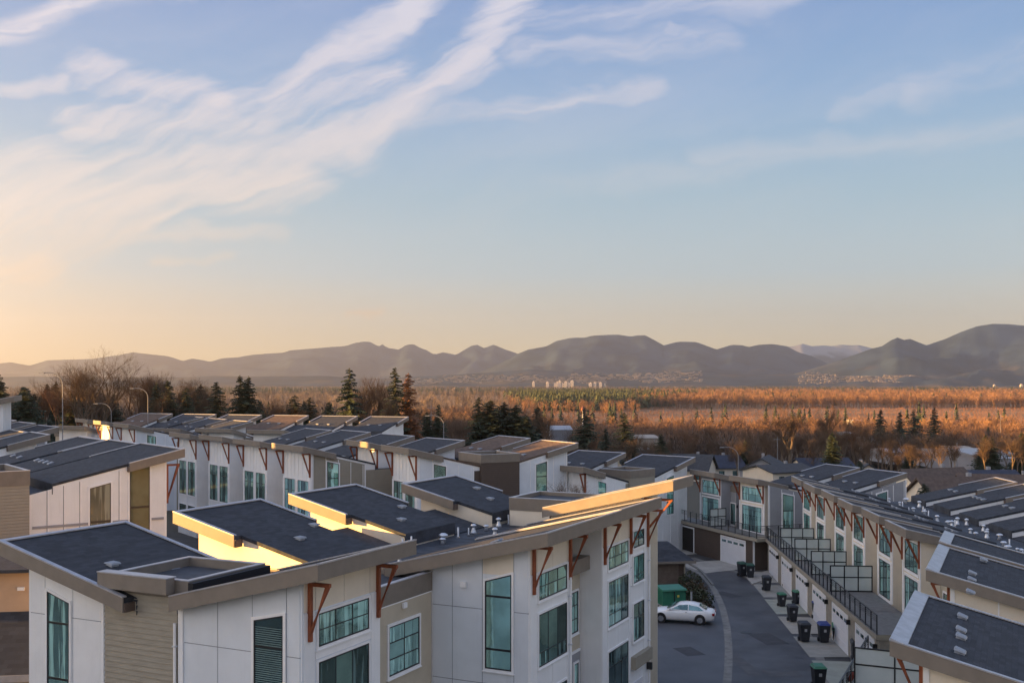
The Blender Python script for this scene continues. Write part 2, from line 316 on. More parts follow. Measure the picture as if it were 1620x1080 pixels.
def shed(T, sg, ye, yl, zt, s, x0, x1, cut=3.3, lx0=None, lx1=None, zb=-0.5, wall=None, rwall=None, ov=0.95, ro=0.5, fh=0.5, shingle=None, wx0=None, wx1=None, low_face=0.45, name='shed_roof', wallname='wall', fl=True, hood=(), dz=0.5):
    """mono-pitch roof over its walls; sg=+1 rises to the front (small y), sg=-1 to the rear"""
    lx0 = x0 + ro if lx0 is None else lx0; lx1 = x1 - ro if lx1 is None else lx1
    wx0 = x0 + ro if wx0 is None else wx0; wx1 = x1 - ro if wx1 is None else wx1
    zat = lambda y: zt - s * abs(y - ye)
    yc = ye + sg * cut; yw = ye + sg * ov
    th = 0.16
    # walls under the slab
    w = mb(T); prism_yz(w, wx0, wx1, [(yw, zb), (yl, zb), (yl, zat(yl) - th), (yw, zat(yw) - th)])
    w.build(wallname, wall or M_WHITE, T)
    for a, b in ((lx0, wx0), (wx1, lx1)):
        if b - a > 0.3:
            w = mb(T); prism_yz(w, a, b, [(yc + sg * 0.25, zb), (yl, zb), (yl, zat(yl) - th - dz), (yc + sg * 0.25, zat(yc) - th - 0.06 - dz)]); w.build('recess_wall', rwall or M_BEIGE, T)
            w = mb(T); q_ = [(yc, zat(yc) - dz), (yl, zat(yl) - dz)]; w.prism([(a, yc, q_[0][1] - th), (b, yc, q_[0][1] - th), (b, yl, q_[1][1] - th), (a, yl, q_[1][1] - th)], [(a, yc, q_[0][1]), (b, yc, q_[0][1]), (b, yl, q_[1][1]), (a, yl, q_[1][1])]); w.build('lower_roof', shingle or M_SHING, T)
            w = mb(T); ya, yb_ = sorted((yc - sg * .001, yc - sg * .05)); w.box(a + .01, ya, q_[0][1] - .45, b - .01, yb_, q_[0][1] + .03); w.build('fascia', M_FASC, T)
    e1 = wx1 + .04; e0 = wx0 - .04
    pts = [(x0, ye), (x1, ye), (x1, yc), (e1, yc), (e1, yl), (e0, yl), (e0, yc), (x0, yc)]
    r = mb(T); r.prism([(x, y, zat(y) - th) for x, y in pts], [(x, y, zat(y)) for x, y in pts])
    ro_ = r.build(name, shingle or M_SHING, T)
    # fascia boards: eave, rakes; flashing on top of them
    f = mb(T); fm = mb(T); e = 0.05
    def board(p, q, h=fh, top=0.03, fl_=True):
        (xa, ya), (xb, yb) = p, q; L = math.hypot(xb - xa, yb - ya); dx, dy = (xb - xa) / L, (yb - ya) / L; nx, ny = dy, -dx
        if sg < 0: pass
        A = [(xa, ya), (xb, yb), (xb + nx * e, yb + ny * e), (xa + nx * e, ya + ny * e)]
        z = lambda y, d: zt - s * max(0, sg * (y - ye)) + d
        f.prism([(x, y, z(y, top - h)) for x, y in A], [(x, y, z(y, top)) for x, y in A])
        if fl_:
            B_ = [(xa - nx * 0.13 , ya - ny * 0.13), (xb - nx * 0.13, yb - ny * 0.13), (xb + nx * (e + 0.015), yb + ny * (e + 0.015)), (xa + nx * (e + 0.015), ya + ny * (e + 0.015))]
            fm.prism([(x, y, z(y, top + 0.004)) for x, y in B_], [(x, y, z(y, top + 0.05)) for x, y in B_])
    if sg > 0:
        board((x0 - e, ye), (x1 + e, ye)); board((x0, yc), (x0, ye)); board((x1, ye), (x1, yc))
    else:
        board((x1 + e, ye), (x0 - e, ye)); board((x0, ye), (x0, yc)); board((x1, yc), (x1, ye))
    f.build('fascia', M_FASC, T)
    if fl: fm.build('flashing', M_FLASH, T)
    # short return and low edge face
    for xx, xw in ((x0, e0), (x1, e1)):
        if abs(xx - xw) > 0.05:
            g = mb(T); z = zat(yc); a, b = min(xx, xw), max(xx, xw); y_ = yc + sg * 0.002
            g.prism([(a, y_, z - 0.48), (b, y_, z - 0.48), (b, y_ + sg * 0.05, z - 0.48), (a, y_ + sg * 0.05, z - 0.48)], [(a, y_, z - 0.165), (b, y_, z - 0.165), (b, y_ + sg * 0.05, z - 0.165), (a, y_ + sg * 0.05, z - 0.165)]); g.build('soffit', M_SOFF, T)
    z = zat(yl); h = mb(T); a, b = sorted((yl + sg * 0.003, yl + sg * 0.05)); h.box(e0, a, z - 0.62, e1, b, z - 0.01); h.build('apron', M_FLAT, T)
    for hx, hy in hood: hood_vent(T, hx, hy, zat(hy), s * (-sg))
    return zat

HOOD = None
def hood_vent(T, x, y, z, sl):
    global HOOD
    if HOOD is None:
        m = MB(); m.prism([(-.19, -.17, 0), (.19, -.17, 0), (.19, .17, 0), (-.19, .17, 0)], [(-.15, -.14, .10), (.15, -.14, .10), (.15, .10, .05), (-.15, .10, .05)])
        m.prism([(-.24, -.2, .1), (.24, -.2, .1), (.24, .2, .07), (-.24, .2, .07)], [(-.2, -.16, .16), (.2, -.16, .16), (.2, .16, .11), (-.2, .16, .11)])
        HOOD = m.mesh('roof_vent', M_VENT)
    ox, oy = T['ox'], T['oy']
    link('roof_vent', HOOD, T, (x - ox, y - oy, z - 0.01), (math.atan(sl), 0, math.pi if sl < 0 else 0) if False else (math.atan(sl), 0, 0))
PIPES = {}
def pipe_vent(T, x, y, z, kind=0, sc=1.0):
    if kind not in PIPES:
        m = MB()
        if kind == 0:   # flared base, neck, cap
            m.lathe([(.19, 0), (.15, .10), (.085, .32), (.085, .40), (.15, .41), (.16, .46), (.10, .52), (.02, .55)], 12)
        elif kind == 1: # tall straight pipe
            m.lathe([(.12, 0), (.055, .10), (.055, .55), (.05, .56)], 10)
        else:           # wide rain cap
            m.lathe([(.16, 0), (.11, .22), (.11, .30), (.24, .31), (.25, .37), (.12, .45), (.02, .46)], 12)
        PIPES[kind] = m.mesh('pipe_vent', M_GALV, True)
    link('pipe_vent', PIPES[kind], T, (x - T['ox'], y - T['oy'], z), (random.uniform(-.04, .04), random.uniform(-.04, .04), random.uniform(0, 6)), (sc, sc, sc))

class Face:
    def __init__(s, T, k, c): s.T, s.k, s.c = T, k, c; s.off = (T['ox'], T['oy'])
    def pt(s, a, o, z):
        c = s.c; x, y = {'F': (a, c - o), 'B': (a, c + o), 'L': (c - o, a), 'R': (c + o, a)}[s.k]
        return (x - s.off[0], y - s.off[1], z)
    def mb(s): return MB(s.pt)

def window(F, a0, a1, z0, z1, nx=2, nz=2, glass=None, trim=0.10, ztop1=None, name='window', bars=None, sep=True, hbars=None, trimmat=None, mt=0.035, rel=None, sill=True):
    """bars / hbars: positions in metres from the left / bottom; ztop1: height of the top at a1 when the head is raked"""
    a0, a1 = min(a0, a1), max(a0, a1)
    zt1 = z1 if ztop1 is None else ztop1
    top = lambda a: z1 + (zt1 - z1) * (a - a0) / (a1 - a0)
    fw = 0.05
    bars = [a0 + (a1 - a0) * i / nx for i in range(1, nx)] if bars is None else [a0 + b for b in bars]
    hbars = [z0 + (min(z1, zt1) - z0) * i / nz for i in range(1, nz)] if hbars is None else [z0 + b for b in hbars]
    w = F.mb()
    def q(m, A0, Z0, A1, Z1a, Z1b, o0, o1): m.prism([(A0, o0, Z0), (A1, o0, Z0), (A1, o0, Z1b), (A0, o0, Z1a)], [(A0, o1, Z0), (A1, o1, Z0), (A1, o1, Z1b), (A0, o1, Z1a)])
    o0, o1 = 0.0, 0.05
    q(w, a0, z0, a0 + fw, top(a0), top(a0 + fw), o0, o1); q(w, a1 - fw, z0, a1, top(a1 - fw), top(a1), o0, o1)
    q(w, a0 + fw, z0, a1 - fw, z0 + fw, z0 + fw, o0, o1)
    w.prism([(a0 + fw, o0, top(a0 + fw) - fw), (a1 - fw, o0, top(a1 - fw) - fw), (a1 - fw, o0, top(a1 - fw)), (a0 + fw, o0, top(a0 + fw))],
            [(a0 + fw, o1, top(a0 + fw) - fw), (a1 - fw, o1, top(a1 - fw) - fw), (a1 - fw, o1, top(a1 - fw)), (a0 + fw, o1, top(a0 + fw))])
    for b in bars: q(w, b - mt / 2, z0 + fw, b + mt / 2, top(b) - fw, top(b) - fw, o0 + 0.001, o1 - 0.003)
    for h in hbars: q(w, a0 + fw, h - mt / 2, a1 - fw, h + mt / 2, h + mt / 2, o0 + 0.001, o1 - 0.001)
    wo = w.build(name, M_BLACK, F.T)
    # panes
    As = [a0 + fw * 0.5] + list(bars) + [a1 - fw * 0.5]; Zs = [z0 + fw * 0.5] + list(hbars) + [None]
    if not sep: As = [As[0], As[-1]]; Zs = [Zs[0], None]
    for i in range(len(As) - 1):
        for j in range(len(Zs) - 1):
            p = F.mb(); A, B_ = As[i], As[i + 1]; Z = Zs[j]
            ta = (top(A) - fw * 0.5, top(B_) - fw * 0.5) if Zs[j + 1] is None else (Zs[j + 1], Zs[j + 1])
            g = glass or M_GLASS
            if isinstance(g, (list, tuple)): g = g[i % len(g)]
            p.add([(A, 0.032, Z), (B_, 0.032, Z), (B_, 0.032, ta[1]), (A, 0.032, ta[0])], [(0, 1, 2, 3)])
            p.build('pane', g, wo)
    if trim:
        t = F.mb(); tm = trimmat or M_TRIM; o2 = 0.065
        q(t, a0 - trim, z0 - trim, a0, top(a0) + trim, top(a0) + trim, 0.0, o2); q(t, a1, z0 - trim, a1 + trim, top(a1) + trim, top(a1) + trim, 0.0, o2)
        q(t, a0, z0 - trim, a1, z0, z0, 0.0, o2)
        t.prism([(a0, 0, top(a0)), (a1, 0, top(a1)), (a1, 0, top(a1) + trim), (a0, 0, top(a0) + trim)], [(a0, o2, top(a0)), (a1, o2, top(a1)), (a1, o2, top(a1) + trim), (a0, o2, top(a0) + trim)])
        if sill: t.box(a0 - trim - 0.02, 0, z0 - trim - 0.04, a1 + trim + 0.02, 0.095, z0 - trim + 0.002)
        t.build('trim', tm, wo)
    return wo

def bracket(F, a, ztop, over=0.85, drop=1.9, w=0.13):
    m = F.mb()
    m.box(a - w / 2, 0.0, ztop - drop, a + w / 2, 0.14, ztop)
    m.box(a - w / 2, 0.141, ztop - 0.12, a + w / 2, over, ztop - 0.002)
    z0, z1 = ztop - drop + 0.25, ztop - 0.121
    m.prism([(a - w * .42, 0.142, z0), (a - w * .42, 0.142, z0 + 0.22), (a - w * .42, over - 0.02, z1), (a - w * .42, over - 0.17, z1)],
            [(a + w * .42, 0.142, z0), (a + w * .42, 0.142, z0 + 0.22), (a + w * .42, over - 0.02, z1), (a + w * .42, over - 0.17, z1)])
    return m.build('bracket', M_WOOD, F.T)

def strip(F, a0, a1, z0, z1, o0=0.0, o1=0.03, m=None, name='trim_board', zt1=None):
    b = F.mb(); zt1 = z1 if zt1 is None else zt1
    b.prism([(a0, o0, z0), (a1, o0, z0), (a1, o0, zt1), (a0, o0, z1)], [(a0, o1, z0), (a1, o1, z0), (a1, o1, zt1), (a0, o1, z1)])
    return b.build(name, m or M_TRIM, F.T)
def panels(F, a_edges, z_edges, m, topf=None, gap=0.028, o=0.022, name='wall_panel'):
    """fibre-cement sheets with open joints, each a piece; topf(a) caps the last row"""
    for a in a_edges[1:-1]:
        t_ = min(z_edges[-1], topf(a)) if topf else z_edges[-1]
        if t_ > z_edges[0]: strip(F, a - gap, a + gap, z_edges[0], t_ - .01, 0.0, .008, M_JOINT, 'joint')
    for z_ in z_edges[1:-1]: 
        if not topf or min(topf(a_edges[0]), topf(a_edges[-1])) > z_: strip(F, a_edges[0], a_edges[-1], z_ - gap, z_ + gap, 0.0, .0075, M_JOINT, 'joint')
    for i in range(len(a_edges) - 1):
        for j in range(len(z_edges) - 1):
            A, B_ = a_edges[i] + gap / 2, a_edges[i + 1] - gap / 2; Z, Z2 = z_edges[j] + gap / 2, z_edges[j + 1] - gap / 2
            ta = tb = Z2
            if topf: ta, tb = min(Z2, topf(A)), min(Z2, topf(B_))
            if min(ta, tb) <= Z + 0.05: 
                if max(ta, tb) <= Z + 0.1: continue
                ta, tb = max(ta, Z + .02), max(tb, Z + .02)
            strip(F, A, B_, Z, ta, 0.0, o, m, name, tb)
def battens(F, a0, a1, n, z0, z1, m=None, zt1=None, w=0.05, one=True):
    b = F.mb(); zt1 = z1 if zt1 is None else zt1
    for i in range(n + 1):
        a = a0 + (a1 - a0) * i / n; t = z1 + (zt1 - z1) * (a - a0) / (a1 - a0)
        b.box(a - w / 2, 0.0, z0, a + w / 2, 0.03, t)
        if not one: b.build('batten', m or M_TRIM, F.T); b = F.mb()
    if one: b.build('battens', m or M_TRIM, F.T)
def flat(T, x0, y0, x1, y1, z, zb=-0.5, m=None, parapet=0.0, wallm=None, name='flat_roof', edge=True, wallname='core_wall'):
    w = mb(T); w.box(x0, y0, zb, x1, y1, z - 0.06); w.build(wallname, wallm or M_TAUPE, T)
    r = mb(T); r.box(x0, y0, z - 0.06, x1, y1, z); r.build(name, m or M_FLAT, T)
    if parapet:
        p = mb(T); t = 0.16; h = parapet; q = 0.03
        for a in ((x0 - q, y0 - q, x1 + q, y0 + t), (x0 - q, y1 - t, x1 + q, y1 + q), (x0 - q, y0 + t, x0 + t, y1 - t), (x1 - t, y0 + t, x1 + q, y1 - t)): p.box(a[0], a[1], z - 0.5, a[2], a[3], z + h)
        p.build('parapet', M_FASC, T)
        c = mb(T)
        for a in ((x0 - q, y0 - q, x1 + q, y0 + t), (x0 - q, y1 - t, x1 + q, y1 + q), (x0 - q, y0 + t, x0 + t, y1 - t), (x1 - t, y0 + t, x1 + q, y1 - t)): c.box(a[0] - .01, a[1] - .01, z + h + 0.002, a[2] + .01, a[3] + .01, z + h + 0.035)
        c.build('coping', M_FLASH, T)

# ================================================================== the near terrace
G1 = 'townhouses of the near terrace'
B1 = Row((0, 0), (830 / 1700, 1))     # local x = u, local y = -v
def uz(x, y, z): p = at(x, y, z); return B1.loc(p.x, p.y)
# ---- house 1: end house (siding, tall window) with the long front roof
T = B1.thing('near end townhouse with taupe lap siding between two white gables, bottom left corner', 27.64, 20.88, G1)
sA, ztA = 0.25, 11.75
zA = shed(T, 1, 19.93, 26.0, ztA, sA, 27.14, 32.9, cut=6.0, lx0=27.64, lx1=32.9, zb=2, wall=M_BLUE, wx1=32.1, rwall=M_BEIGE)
zU = shed(T, -1, 34.15, 27.9, 11.57, 0.25, 27.14, 33.2, cut=6.15, lx0=27.64, lx1=32.7, zb=2, wall=M_WHITE, wx1=32.7, rwall=M_TSIDE, name='rear_shed_roof', hood=[(30.7, 29.2), (29.1, 30.6)])
flat(T, 27.70, 26.0, 36.85, 27.9, 9.3, 2, wallm=M_TSIDE)
flat(T, 32.75, 27.91, 36.85, 32.3, 9.36, 2, m=mat('brown_membrane', (.085, .06, .05), .85, .2, 1.2), wallm=M_TSIDE, parapet=.08)
flat(T, 32.15, 21.9, 37.45, 26.0, 9.55, 2, wallm=M_BEIGE, parapet=0.25)
# low middle box beside the shed roof
flat(T, 27.66, 25.6, 31.6, 29.2, 10.42, 9.2, wallm=M_TSIDE, parapet=0.30, wallname='box_wall')
bx = mb(T); bx.box(27.2, 26.15, 10.3, 27.6, 29.3, 10.82); bx.build('fascia', M_FASC, T)
bx = mb(T); bx.box(27.19, 26.13, 10.822, 27.66, 29.32, 10.86); bx.build('coping', M_FLASH, T)
bx = mb(T); bx.box(27.62, 25.36, 9.55, 31.66, 25.58, 10.68); bx.build('apron', mat('black_membrane', (0.012, 0.013, 0.018), 0.5), T)
FL = Face(T, 'L', 27.64)
# raked end wall, front half (blue grey panels), coordinates along y = -v
topA = lambda y: ztA - sA * (y - 19.93) - 0.30
panels(FL, [20.95, 21.48, 22.86, 24.3, 25.75], [5.6, 7.0, 8.68, 11.2], M_BLUE, topA)
window(FL, 21.60, 22.78, 7.0, 9.98, ztop1=9.72, nx=1, nz=1, hbars=[1.9], glass=M_GLASSD, mt=0.07)
blm = MB(FL.pt)
for k in range(34): blm.box(21.66, 0.034, 7.2 + k * 0.07, 22.72, 0.038, 7.215 + k * 0.07)
blm.build('blind_slats', mat('blind', (0.22, 0.32, 0.32), 0.5), T, kind='stuff')
strip(FL, 25.78, 25.98, 5.6, 9.92, 0.0, 0.06, M_TRIM, 'corner_board')
# siding boards in the middle, one by one
me = None
for k in range(22):
    z = 6.0 + k * 0.187
    b = FL.mb(); b.prism([(26.05, 0.0, z), (29.38, 0.0, z), (29.38, 0.0, z + .187), (26.05, 0.0, z + .187)], [(26.05, 0.045, z), (29.38, 0.045, z), (29.38, 0.012, z + .187), (26.05, 0.012, z + .187)])
    b.build('siding_board', M_TAUPE, T)
# rear half: white panels and tall window
topU = lambda y: 11.57 - 0.25 * (34.15 - y) - 0.33
panels(FL, [29.55, 30.95, 32.35, 33.1], [5.6, 9.0, 11.2], M_WHITE, topU)
strip(FL, 29.42, 29.53, 5.6, 9.9, 0.0, 0.05, M_TRIM, 'corner_board')
window(FL, 31.10, 32.22, 6.0, 9.52, ztop1=9.86, nx=1, nz=1, hbars=[.75, 2.75], glass=M_GLASS, mt=0.08, trim=0.09)
# front wall of the bay
FF = Face(T, 'F', 20.88)
panels(FF, [27.70, 28.32, 29.9, 31.45, 32.05], [10.08, 11.35], M_CREAM)
strip(FF, 27.70, 28.26, 2, 10.06, 0, 0.03, M_WHITE, 'corner_board'); strip(FF, 31.52, 32.08, 2, 10.06, 0, 0.03, M_WHITE, 'corner_board')
window(FF, 28.43, 31.35, 8.87, 9.95, nx=3, nz=2, trim=0.08)
window(FF, 28.43, 31.35, 6.2, 8.38, nx=3, nz=1, glass=[M_GLASSD, M_GLASS, M_GLASSD], hbars=[0.5], trim=0.08)
strip(FF, 28.3, 31.48, 8.50, 8.76, 0, 0.04, M_TRIM)
bracket(FF, 27.95, 11.05); bracket(FF, 31.9, 11.05)
FR = Face(T, 'F', 21.9)
window(FR, 34.24, 36.45, 6.35, 8.22, nx=2, nz=3, trim=0.10, mt=0.04)
strip(FR, 32.2, 37.45, 9.0, 9.05, 0, 0.02, M_TRIM)
# ---- house 2: bay B and raised rear roof P1
T = B1.thing('near townhouse second from the left, sunlit yellow wall under its raised rear roof', 37.5, 17.55, G1)
zB = shed(T, 1, 16.6, 23.9, 11.68, 0.24, 37.0, 44.85, cut=7.2, lx0=37.5, lx1=44.85, zb=1, wall=M_WHITE, wx1=41.5, ro=0.5, hood=[(38.0, 19.2)])
zP = shed(T, -1, 34.45, 27.35, 11.62, 0.25, 36.35, 42.2, cut=3.4, lx0=36.9, lx1=44.9, zb=1, wall=M_CREAM, rwall=M_TSIDE, name='rear_shed_roof', hood=[(39.0, 29.6), (41.4, 30.6)], dz=.65)
flat(T, 37.05, 22.0, 45.2, 27.35, 9.25, 1, wallm=M_BEIGE)
FL = Face(T, 'L', 37.5); topB = lambda y: 11.68 - 0.24 * (y - 16.6) - 0.30
panels(FL, [17.6, 18.22, 19.6, 20.95, 21.86], [3.0, 5.6, 8.5, 11.2], M_BLUE, topB)
strip(FL, 18.24, 19.57, 9.9, topB(18.24) - .05, 0.0, 0.024, M_CREAM, 'wall_panel', topB(19.57) - .05)
window(FL, 18.31, 19.47, 6.2, 9.96, ztop1=9.62, nx=1, nz=1, hbars=[.78, 2.85], glass=M_GLASS, mt=0.08, trim=0.09)
FF = Face(T, 'F', 17.55)
def bayfront(FF, a0, a1, wa0, wa1, ze=11.1, low=True, nx=3, glass=M_GLASS):
    panels(FF, [a0 + .05, wa0 - .08, (wa0 + wa1) / 2, wa1 + .08, a1 - .02], [9.98, ze + .15], M_CREAM)
    for p, q in ((a0 + .05, wa0 - .1), (wa1 + .1, a1 - .02)): strip(FF, p, q, 0.0, 9.96, 0, 0.03, M_WHITE, 'corner_board')
    window(FF, wa0, wa1, 8.87, 9.9, nx=nx, nz=2, trim=0.07, glass=glass)
    window(FF, wa0, wa1, 6.25, 8.32, nx=nx, nz=1, hbars=[0.55], glass=[glass, glass, M_GLASSD], trim=0.07)
    panels(FF, [wa0 - .05, (wa0 + wa1) / 2, wa1 + .05], [5.25, 6.1], M_WHITE)
    if low: window(FF, wa0, wa1, 2.9, 5.12, nx=nx, nz=1, hbars=[1.5], glass=M_GLASSD, trim=0.07)
bayfront(FF, 37.5, 41.5, 38.25, 41.05)
bracket(FF, 37.75, 11.1); bracket(FF, 41.35, 11.1)
FR = Face(T, 'F', 18.6)
ww = mb(T); ww.box(41.5, 18.6, 0, 45.1, 22.0, 9.25); ww.build('recess_wall', M_BEIGE, T)
window(FR, 43.9, 45.0 - .2, 6.22, 8.06, nx=2, nz=3, trim=0.08)
strip(FR, 41.55, 45.08, 9.0, 9.62, 0.0, 0.5, M_FASC, 'fascia'); 
strip(FR, 41.55, 45.08, 0.2, 5.3, 0.0, 0.03, M_GREY, 'lower_wall'); strip(FR, 41.55, 45.08, 5.31, 5.42, 0.0, 0.06, M_TRIM)
for a in (43.0, 44.25): window(Face(T, 'F', 18.565), a, a + .5, 3.9, 4.85, nx=1, nz=1, trim=0.08)
# bright side wall battens of P1
# ---- house 3: bays C and D, rear roof P2
T = B1.thing('near townhouse with two window bays and cedar brackets, its second raised rear roof lit yellow', 45.1, 17.55, G1)
shed(T, 1, 16.6, 23.9, 11.72, 0.24, 44.95, 50.6, cut=7.2, lx0=45.15, lx1=51.6, zb=0, wall=M_WHITE, wx0=45.15, wx1=51.5, ro=0.2)
shed(T, -1, 34.6, 27.95, 11.62, 0.25, 44.75, 50.7, cut=3.5, lx0=45.2, lx1=53.7, zb=0, wall=M_CREAM, rwall=M_TSIDE, name='rear_shed_roof', hood=[(47.2, 29.4), (49.5, 30.8)], dz=.65)
flat(T, 45.25, 22.0, 53.6, 27.95, 9.25, 0, wallm=M_BEIGE)
FF = Face(T, 'F', 17.55)
bayfront(FF, 45.15, 48.85, 45.85, 48.5); 
strip(FF, 50.8, 51.48, 0, 11.2, 0, 0.03, M_WHITE, 'corner_board')
panels(FF, [48.87, 50.78], [5.0, 6.1, 7.6, 8.5, 11.2], M_WHITE, name='wall_panel')
F2 = Face(T, 'F', 17.52)
window(F2, 49.15, 50.72, 7.7, 9.0, nx=2, nz=2, trim=0.05, hbars=[.35]); window(F2, 49.15, 50.72, 9.4, 10.2, nx=2, nz=2, trim=0.05, glass=M_GLASSD)
window(F2, 49.15, 50.72, 4.9, 6.7, nx=2, nz=1, hbars=[1.1], trim=0.05, glass=[M_GLASS, M_GLASSD])
bracket(FF, 45.35, 11.1); bracket(FF, 48.8, 11.1); bracket(FF, 51.3, 11.1)
strip(FF, 49.0, 51.5, 3.6, 4.2, 0.0, 0.25, M_TAUPE, 'garage_beam')
strip(FF, 49.1, 50.6, 0.0, 2.9, 0.0, 0.05, M_DOOR, 'garage_door')
lm = FF.mb(); lm.box(51.2, 0.02, 3.1, 51.34, 0.3, 3.45); lm.build('wall_lamp', M_BLACK, T)
# ---- house 4: E, behind, rear roof P3 and the flat box
T = B1.thing('last townhouse of the near terrace, orange-lit fascia beside a flat roof box', 51.8, 17.0, G1)
shed(T, 1, 16.35, 23.2, 12.45, 0.24, 51.75, 55.2, cut=7.1, lx0=52.2, lx1=55.2, zb=0, wall=M_CREAM, wx0=52.2, wx1=54.7, ov=1.75)
shed(T, 1, 20.3, 23.2, 11.2, 0.24, 55.25, 61.4, cut=2.8, lx0=55.3, lx1=61.4, zb=0, wall=M_CREAM, wx0=55.3, wx1=61)
shed(T, -1, 33.35, 27.7, 11.45, 0.25, 53.7, 60.0, cut=3.4, lx0=54.2, lx1=61.5, zb=0, wall=M_CREAM, rwall=M_CREAM, name='rear_shed_roof', hood=[(57.0, 29.3), (58.5, 31.0)])
flat(T, 53.65, 22.6, 61.0, 27.7, 9.25, 0, wallm=M_BEIGE)
flat(T, 55.2, 22.6, 59.2, 27.1, 10.62, 9.0, wallm=M_CREAM, parapet=0.2, wallname='box_wall')
FF = Face(T, 'F', 18.1)
bracket(FF, 52.6, 11.5, 1.5, 2.0); strip(FF, 52.3, 54.6, 0, 11, 0, .02, M_BEIGE, 'lower_wall')
# vents on the flat roofs
flt = [o for o in C.objects if o.get('category') == 'townhouse']
def roofpipe(px, py, z, kind=0, sc=1.0, T=None):
    u_, y_ = uz(px, py, z); y_ = min(y_, 27.3) if y_ < 31 else y_; t = T or (flt[0] if u_ < 37.2 else flt[1] if u_ < 45 else flt[2] if u_ < 53.6 else flt[3]); pipe_vent(t, u_, y_, z, kind, sc)
for px, py, k in ((720, 842, 0), (717, 850, 1), (785, 833, 0), (783, 850, 0), (695, 822, 0), (719, 822, 1), (802, 826, 0), (804, 829, 1), (649, 853, 2)): roofpipe(px, py, 9.25, k, 1.0)
for px, py, k in ((448, 903, 0), (632, 896, 0)): roofpipe(px, py, 9.3, k, 1.0)
for px, py, k in ((588, 862, 1), (609, 859, 1)): roofpipe(px, py, 9.5, k, 0.8)
for px, py, k in ((740, 846, 1), (760, 838, 2), (830, 822, 0), (846, 826, 1), (700, 860, 2)): roofpipe(px, py, 9.25, k, 0.7)
# membrane laps and a stained patch on the flat roofs
for T_, xa, xb in ((flt[1], 37.3, 45.0), (flt[2], 45.4, 53.4), (flt[3], 53.8, 60.8)):
    x = xa + .9
    while x < xb:
        l_ = mb(T_); l_.box(x, 24.2, 9.25, x + .09, 27.2, 9.262); l_.build('membrane_lap', mat('lap_bitumen', (.022, .025, .032), .5), T_); x += 1.0
# downpipes and small wall fixings
for T_, k_, c_, a_ in ((flt[0], 'L', 27.62, 26.1), (flt[1], 'F', 17.50, 41.28), (flt[0], 'F', 21.86, 32.35), (flt[2], 'F', 17.50, 51.4)):
    F_ = Face(T_, k_, c_); p_ = F_.mb(); p_.cyl((a_, .07, 0), (a_, .07, 9.3), .05, .05, 8); p_.build('downpipe', M_TRIM, T_)
    for z_ in (4.5, 6.5, 8.5): p_ = F_.mb(); p_.box(a_ - .07, .0, z_, a_ + .07, .13, z_ + .05); p_.build('pipe_clip', M_GALV, T_)
F_ = Face(flt[1], 'L', 37.47); p_ = F_.mb(); p_.box(20.3, 0, 9.3, 20.55, .09, 9.5); p_.build('wall_vent', M_TRIM, flt[1])
F_ = Face(flt[0], 'F', 21.88); p_ = F_.mb(); p_.box(35.2, 0, 8.75, 35.45, .09, 8.95); p_.build('wall_vent', M_TRIM, flt[0])
# ================================================================== the other rows
def end_wall(T, k, c, D, zt, s, fy=0.0, mf=None, mm=None, mr=None, zb=0.0, win=M_GLASS, reary=None, lit=None, boards=True, box=True, zbox=None, zlow=None, seg=(0.36, 0.64)):
    F = Face(T, k, c); ry = D if reary is None else reary
    tf = lambda a: zt - s * (a - fy + 0.95) - 0.32; tr = lambda a: zt - s * (ry + 0.95 - a) - 0.32
    y1, y2 = fy + (ry - fy) * seg[0], fy + (ry - fy) * seg[1]
    sg = 1
    # front half
    strip(F, fy + 0.02, y1, zb, tf(fy + .02), 0, 0.02, mf or M_BLUE, 'gable_wall', tf(y1))
    strip(F, y1 + 0.02, y2 - .02, zb, (zlow or zt - 2.6), 0, 0.015, mm or M_TSIDE, 'side_wall')
    strip(F, y2, ry - 0.02, zb, tr(y2), 0, 0.02, mr or M_WHITE, 'gable_wall', tr(ry - .02))
    F = Face(T, k, c + (-0.02 if k == 'L' else 0.02))
    for a, t in ((fy + .02, tf(fy)), (y1 - .14, tf(y1)), (y2 + .02, tr(y2)), (ry - .14, tr(ry))): strip(F, a, a + .12, zb, t, 0, .03, M_TRIM, 'corner_board')
    wa = fy + (y1 - fy) * 0.28; window(F, wa, wa + 1.2, zt - 5.6, tf(wa) - .5, ztop1=tf(wa + 1.2) - .5, nx=1, nz=1, hbars=[.8, 2.6], glass=win, mt=.08, trim=.12)
    wa = ry - (ry - y2) * 0.62; window(F, wa, wa + 1.2, zt - 5.6, tr(wa) - .5, ztop1=tr(wa + 1.2) - .5, nx=1, nz=1, hbars=[.8, 2.6], glass=win, mt=.08, trim=.12)
    n = 4
    for a0, a1, t in ((fy + .2, y1 - .3, tf), (y2 + .3, ry - .3, tr)):
        battens(F, a0, a1, 4, zb, t(a0) - .1, zt1=t(a1) - .1)

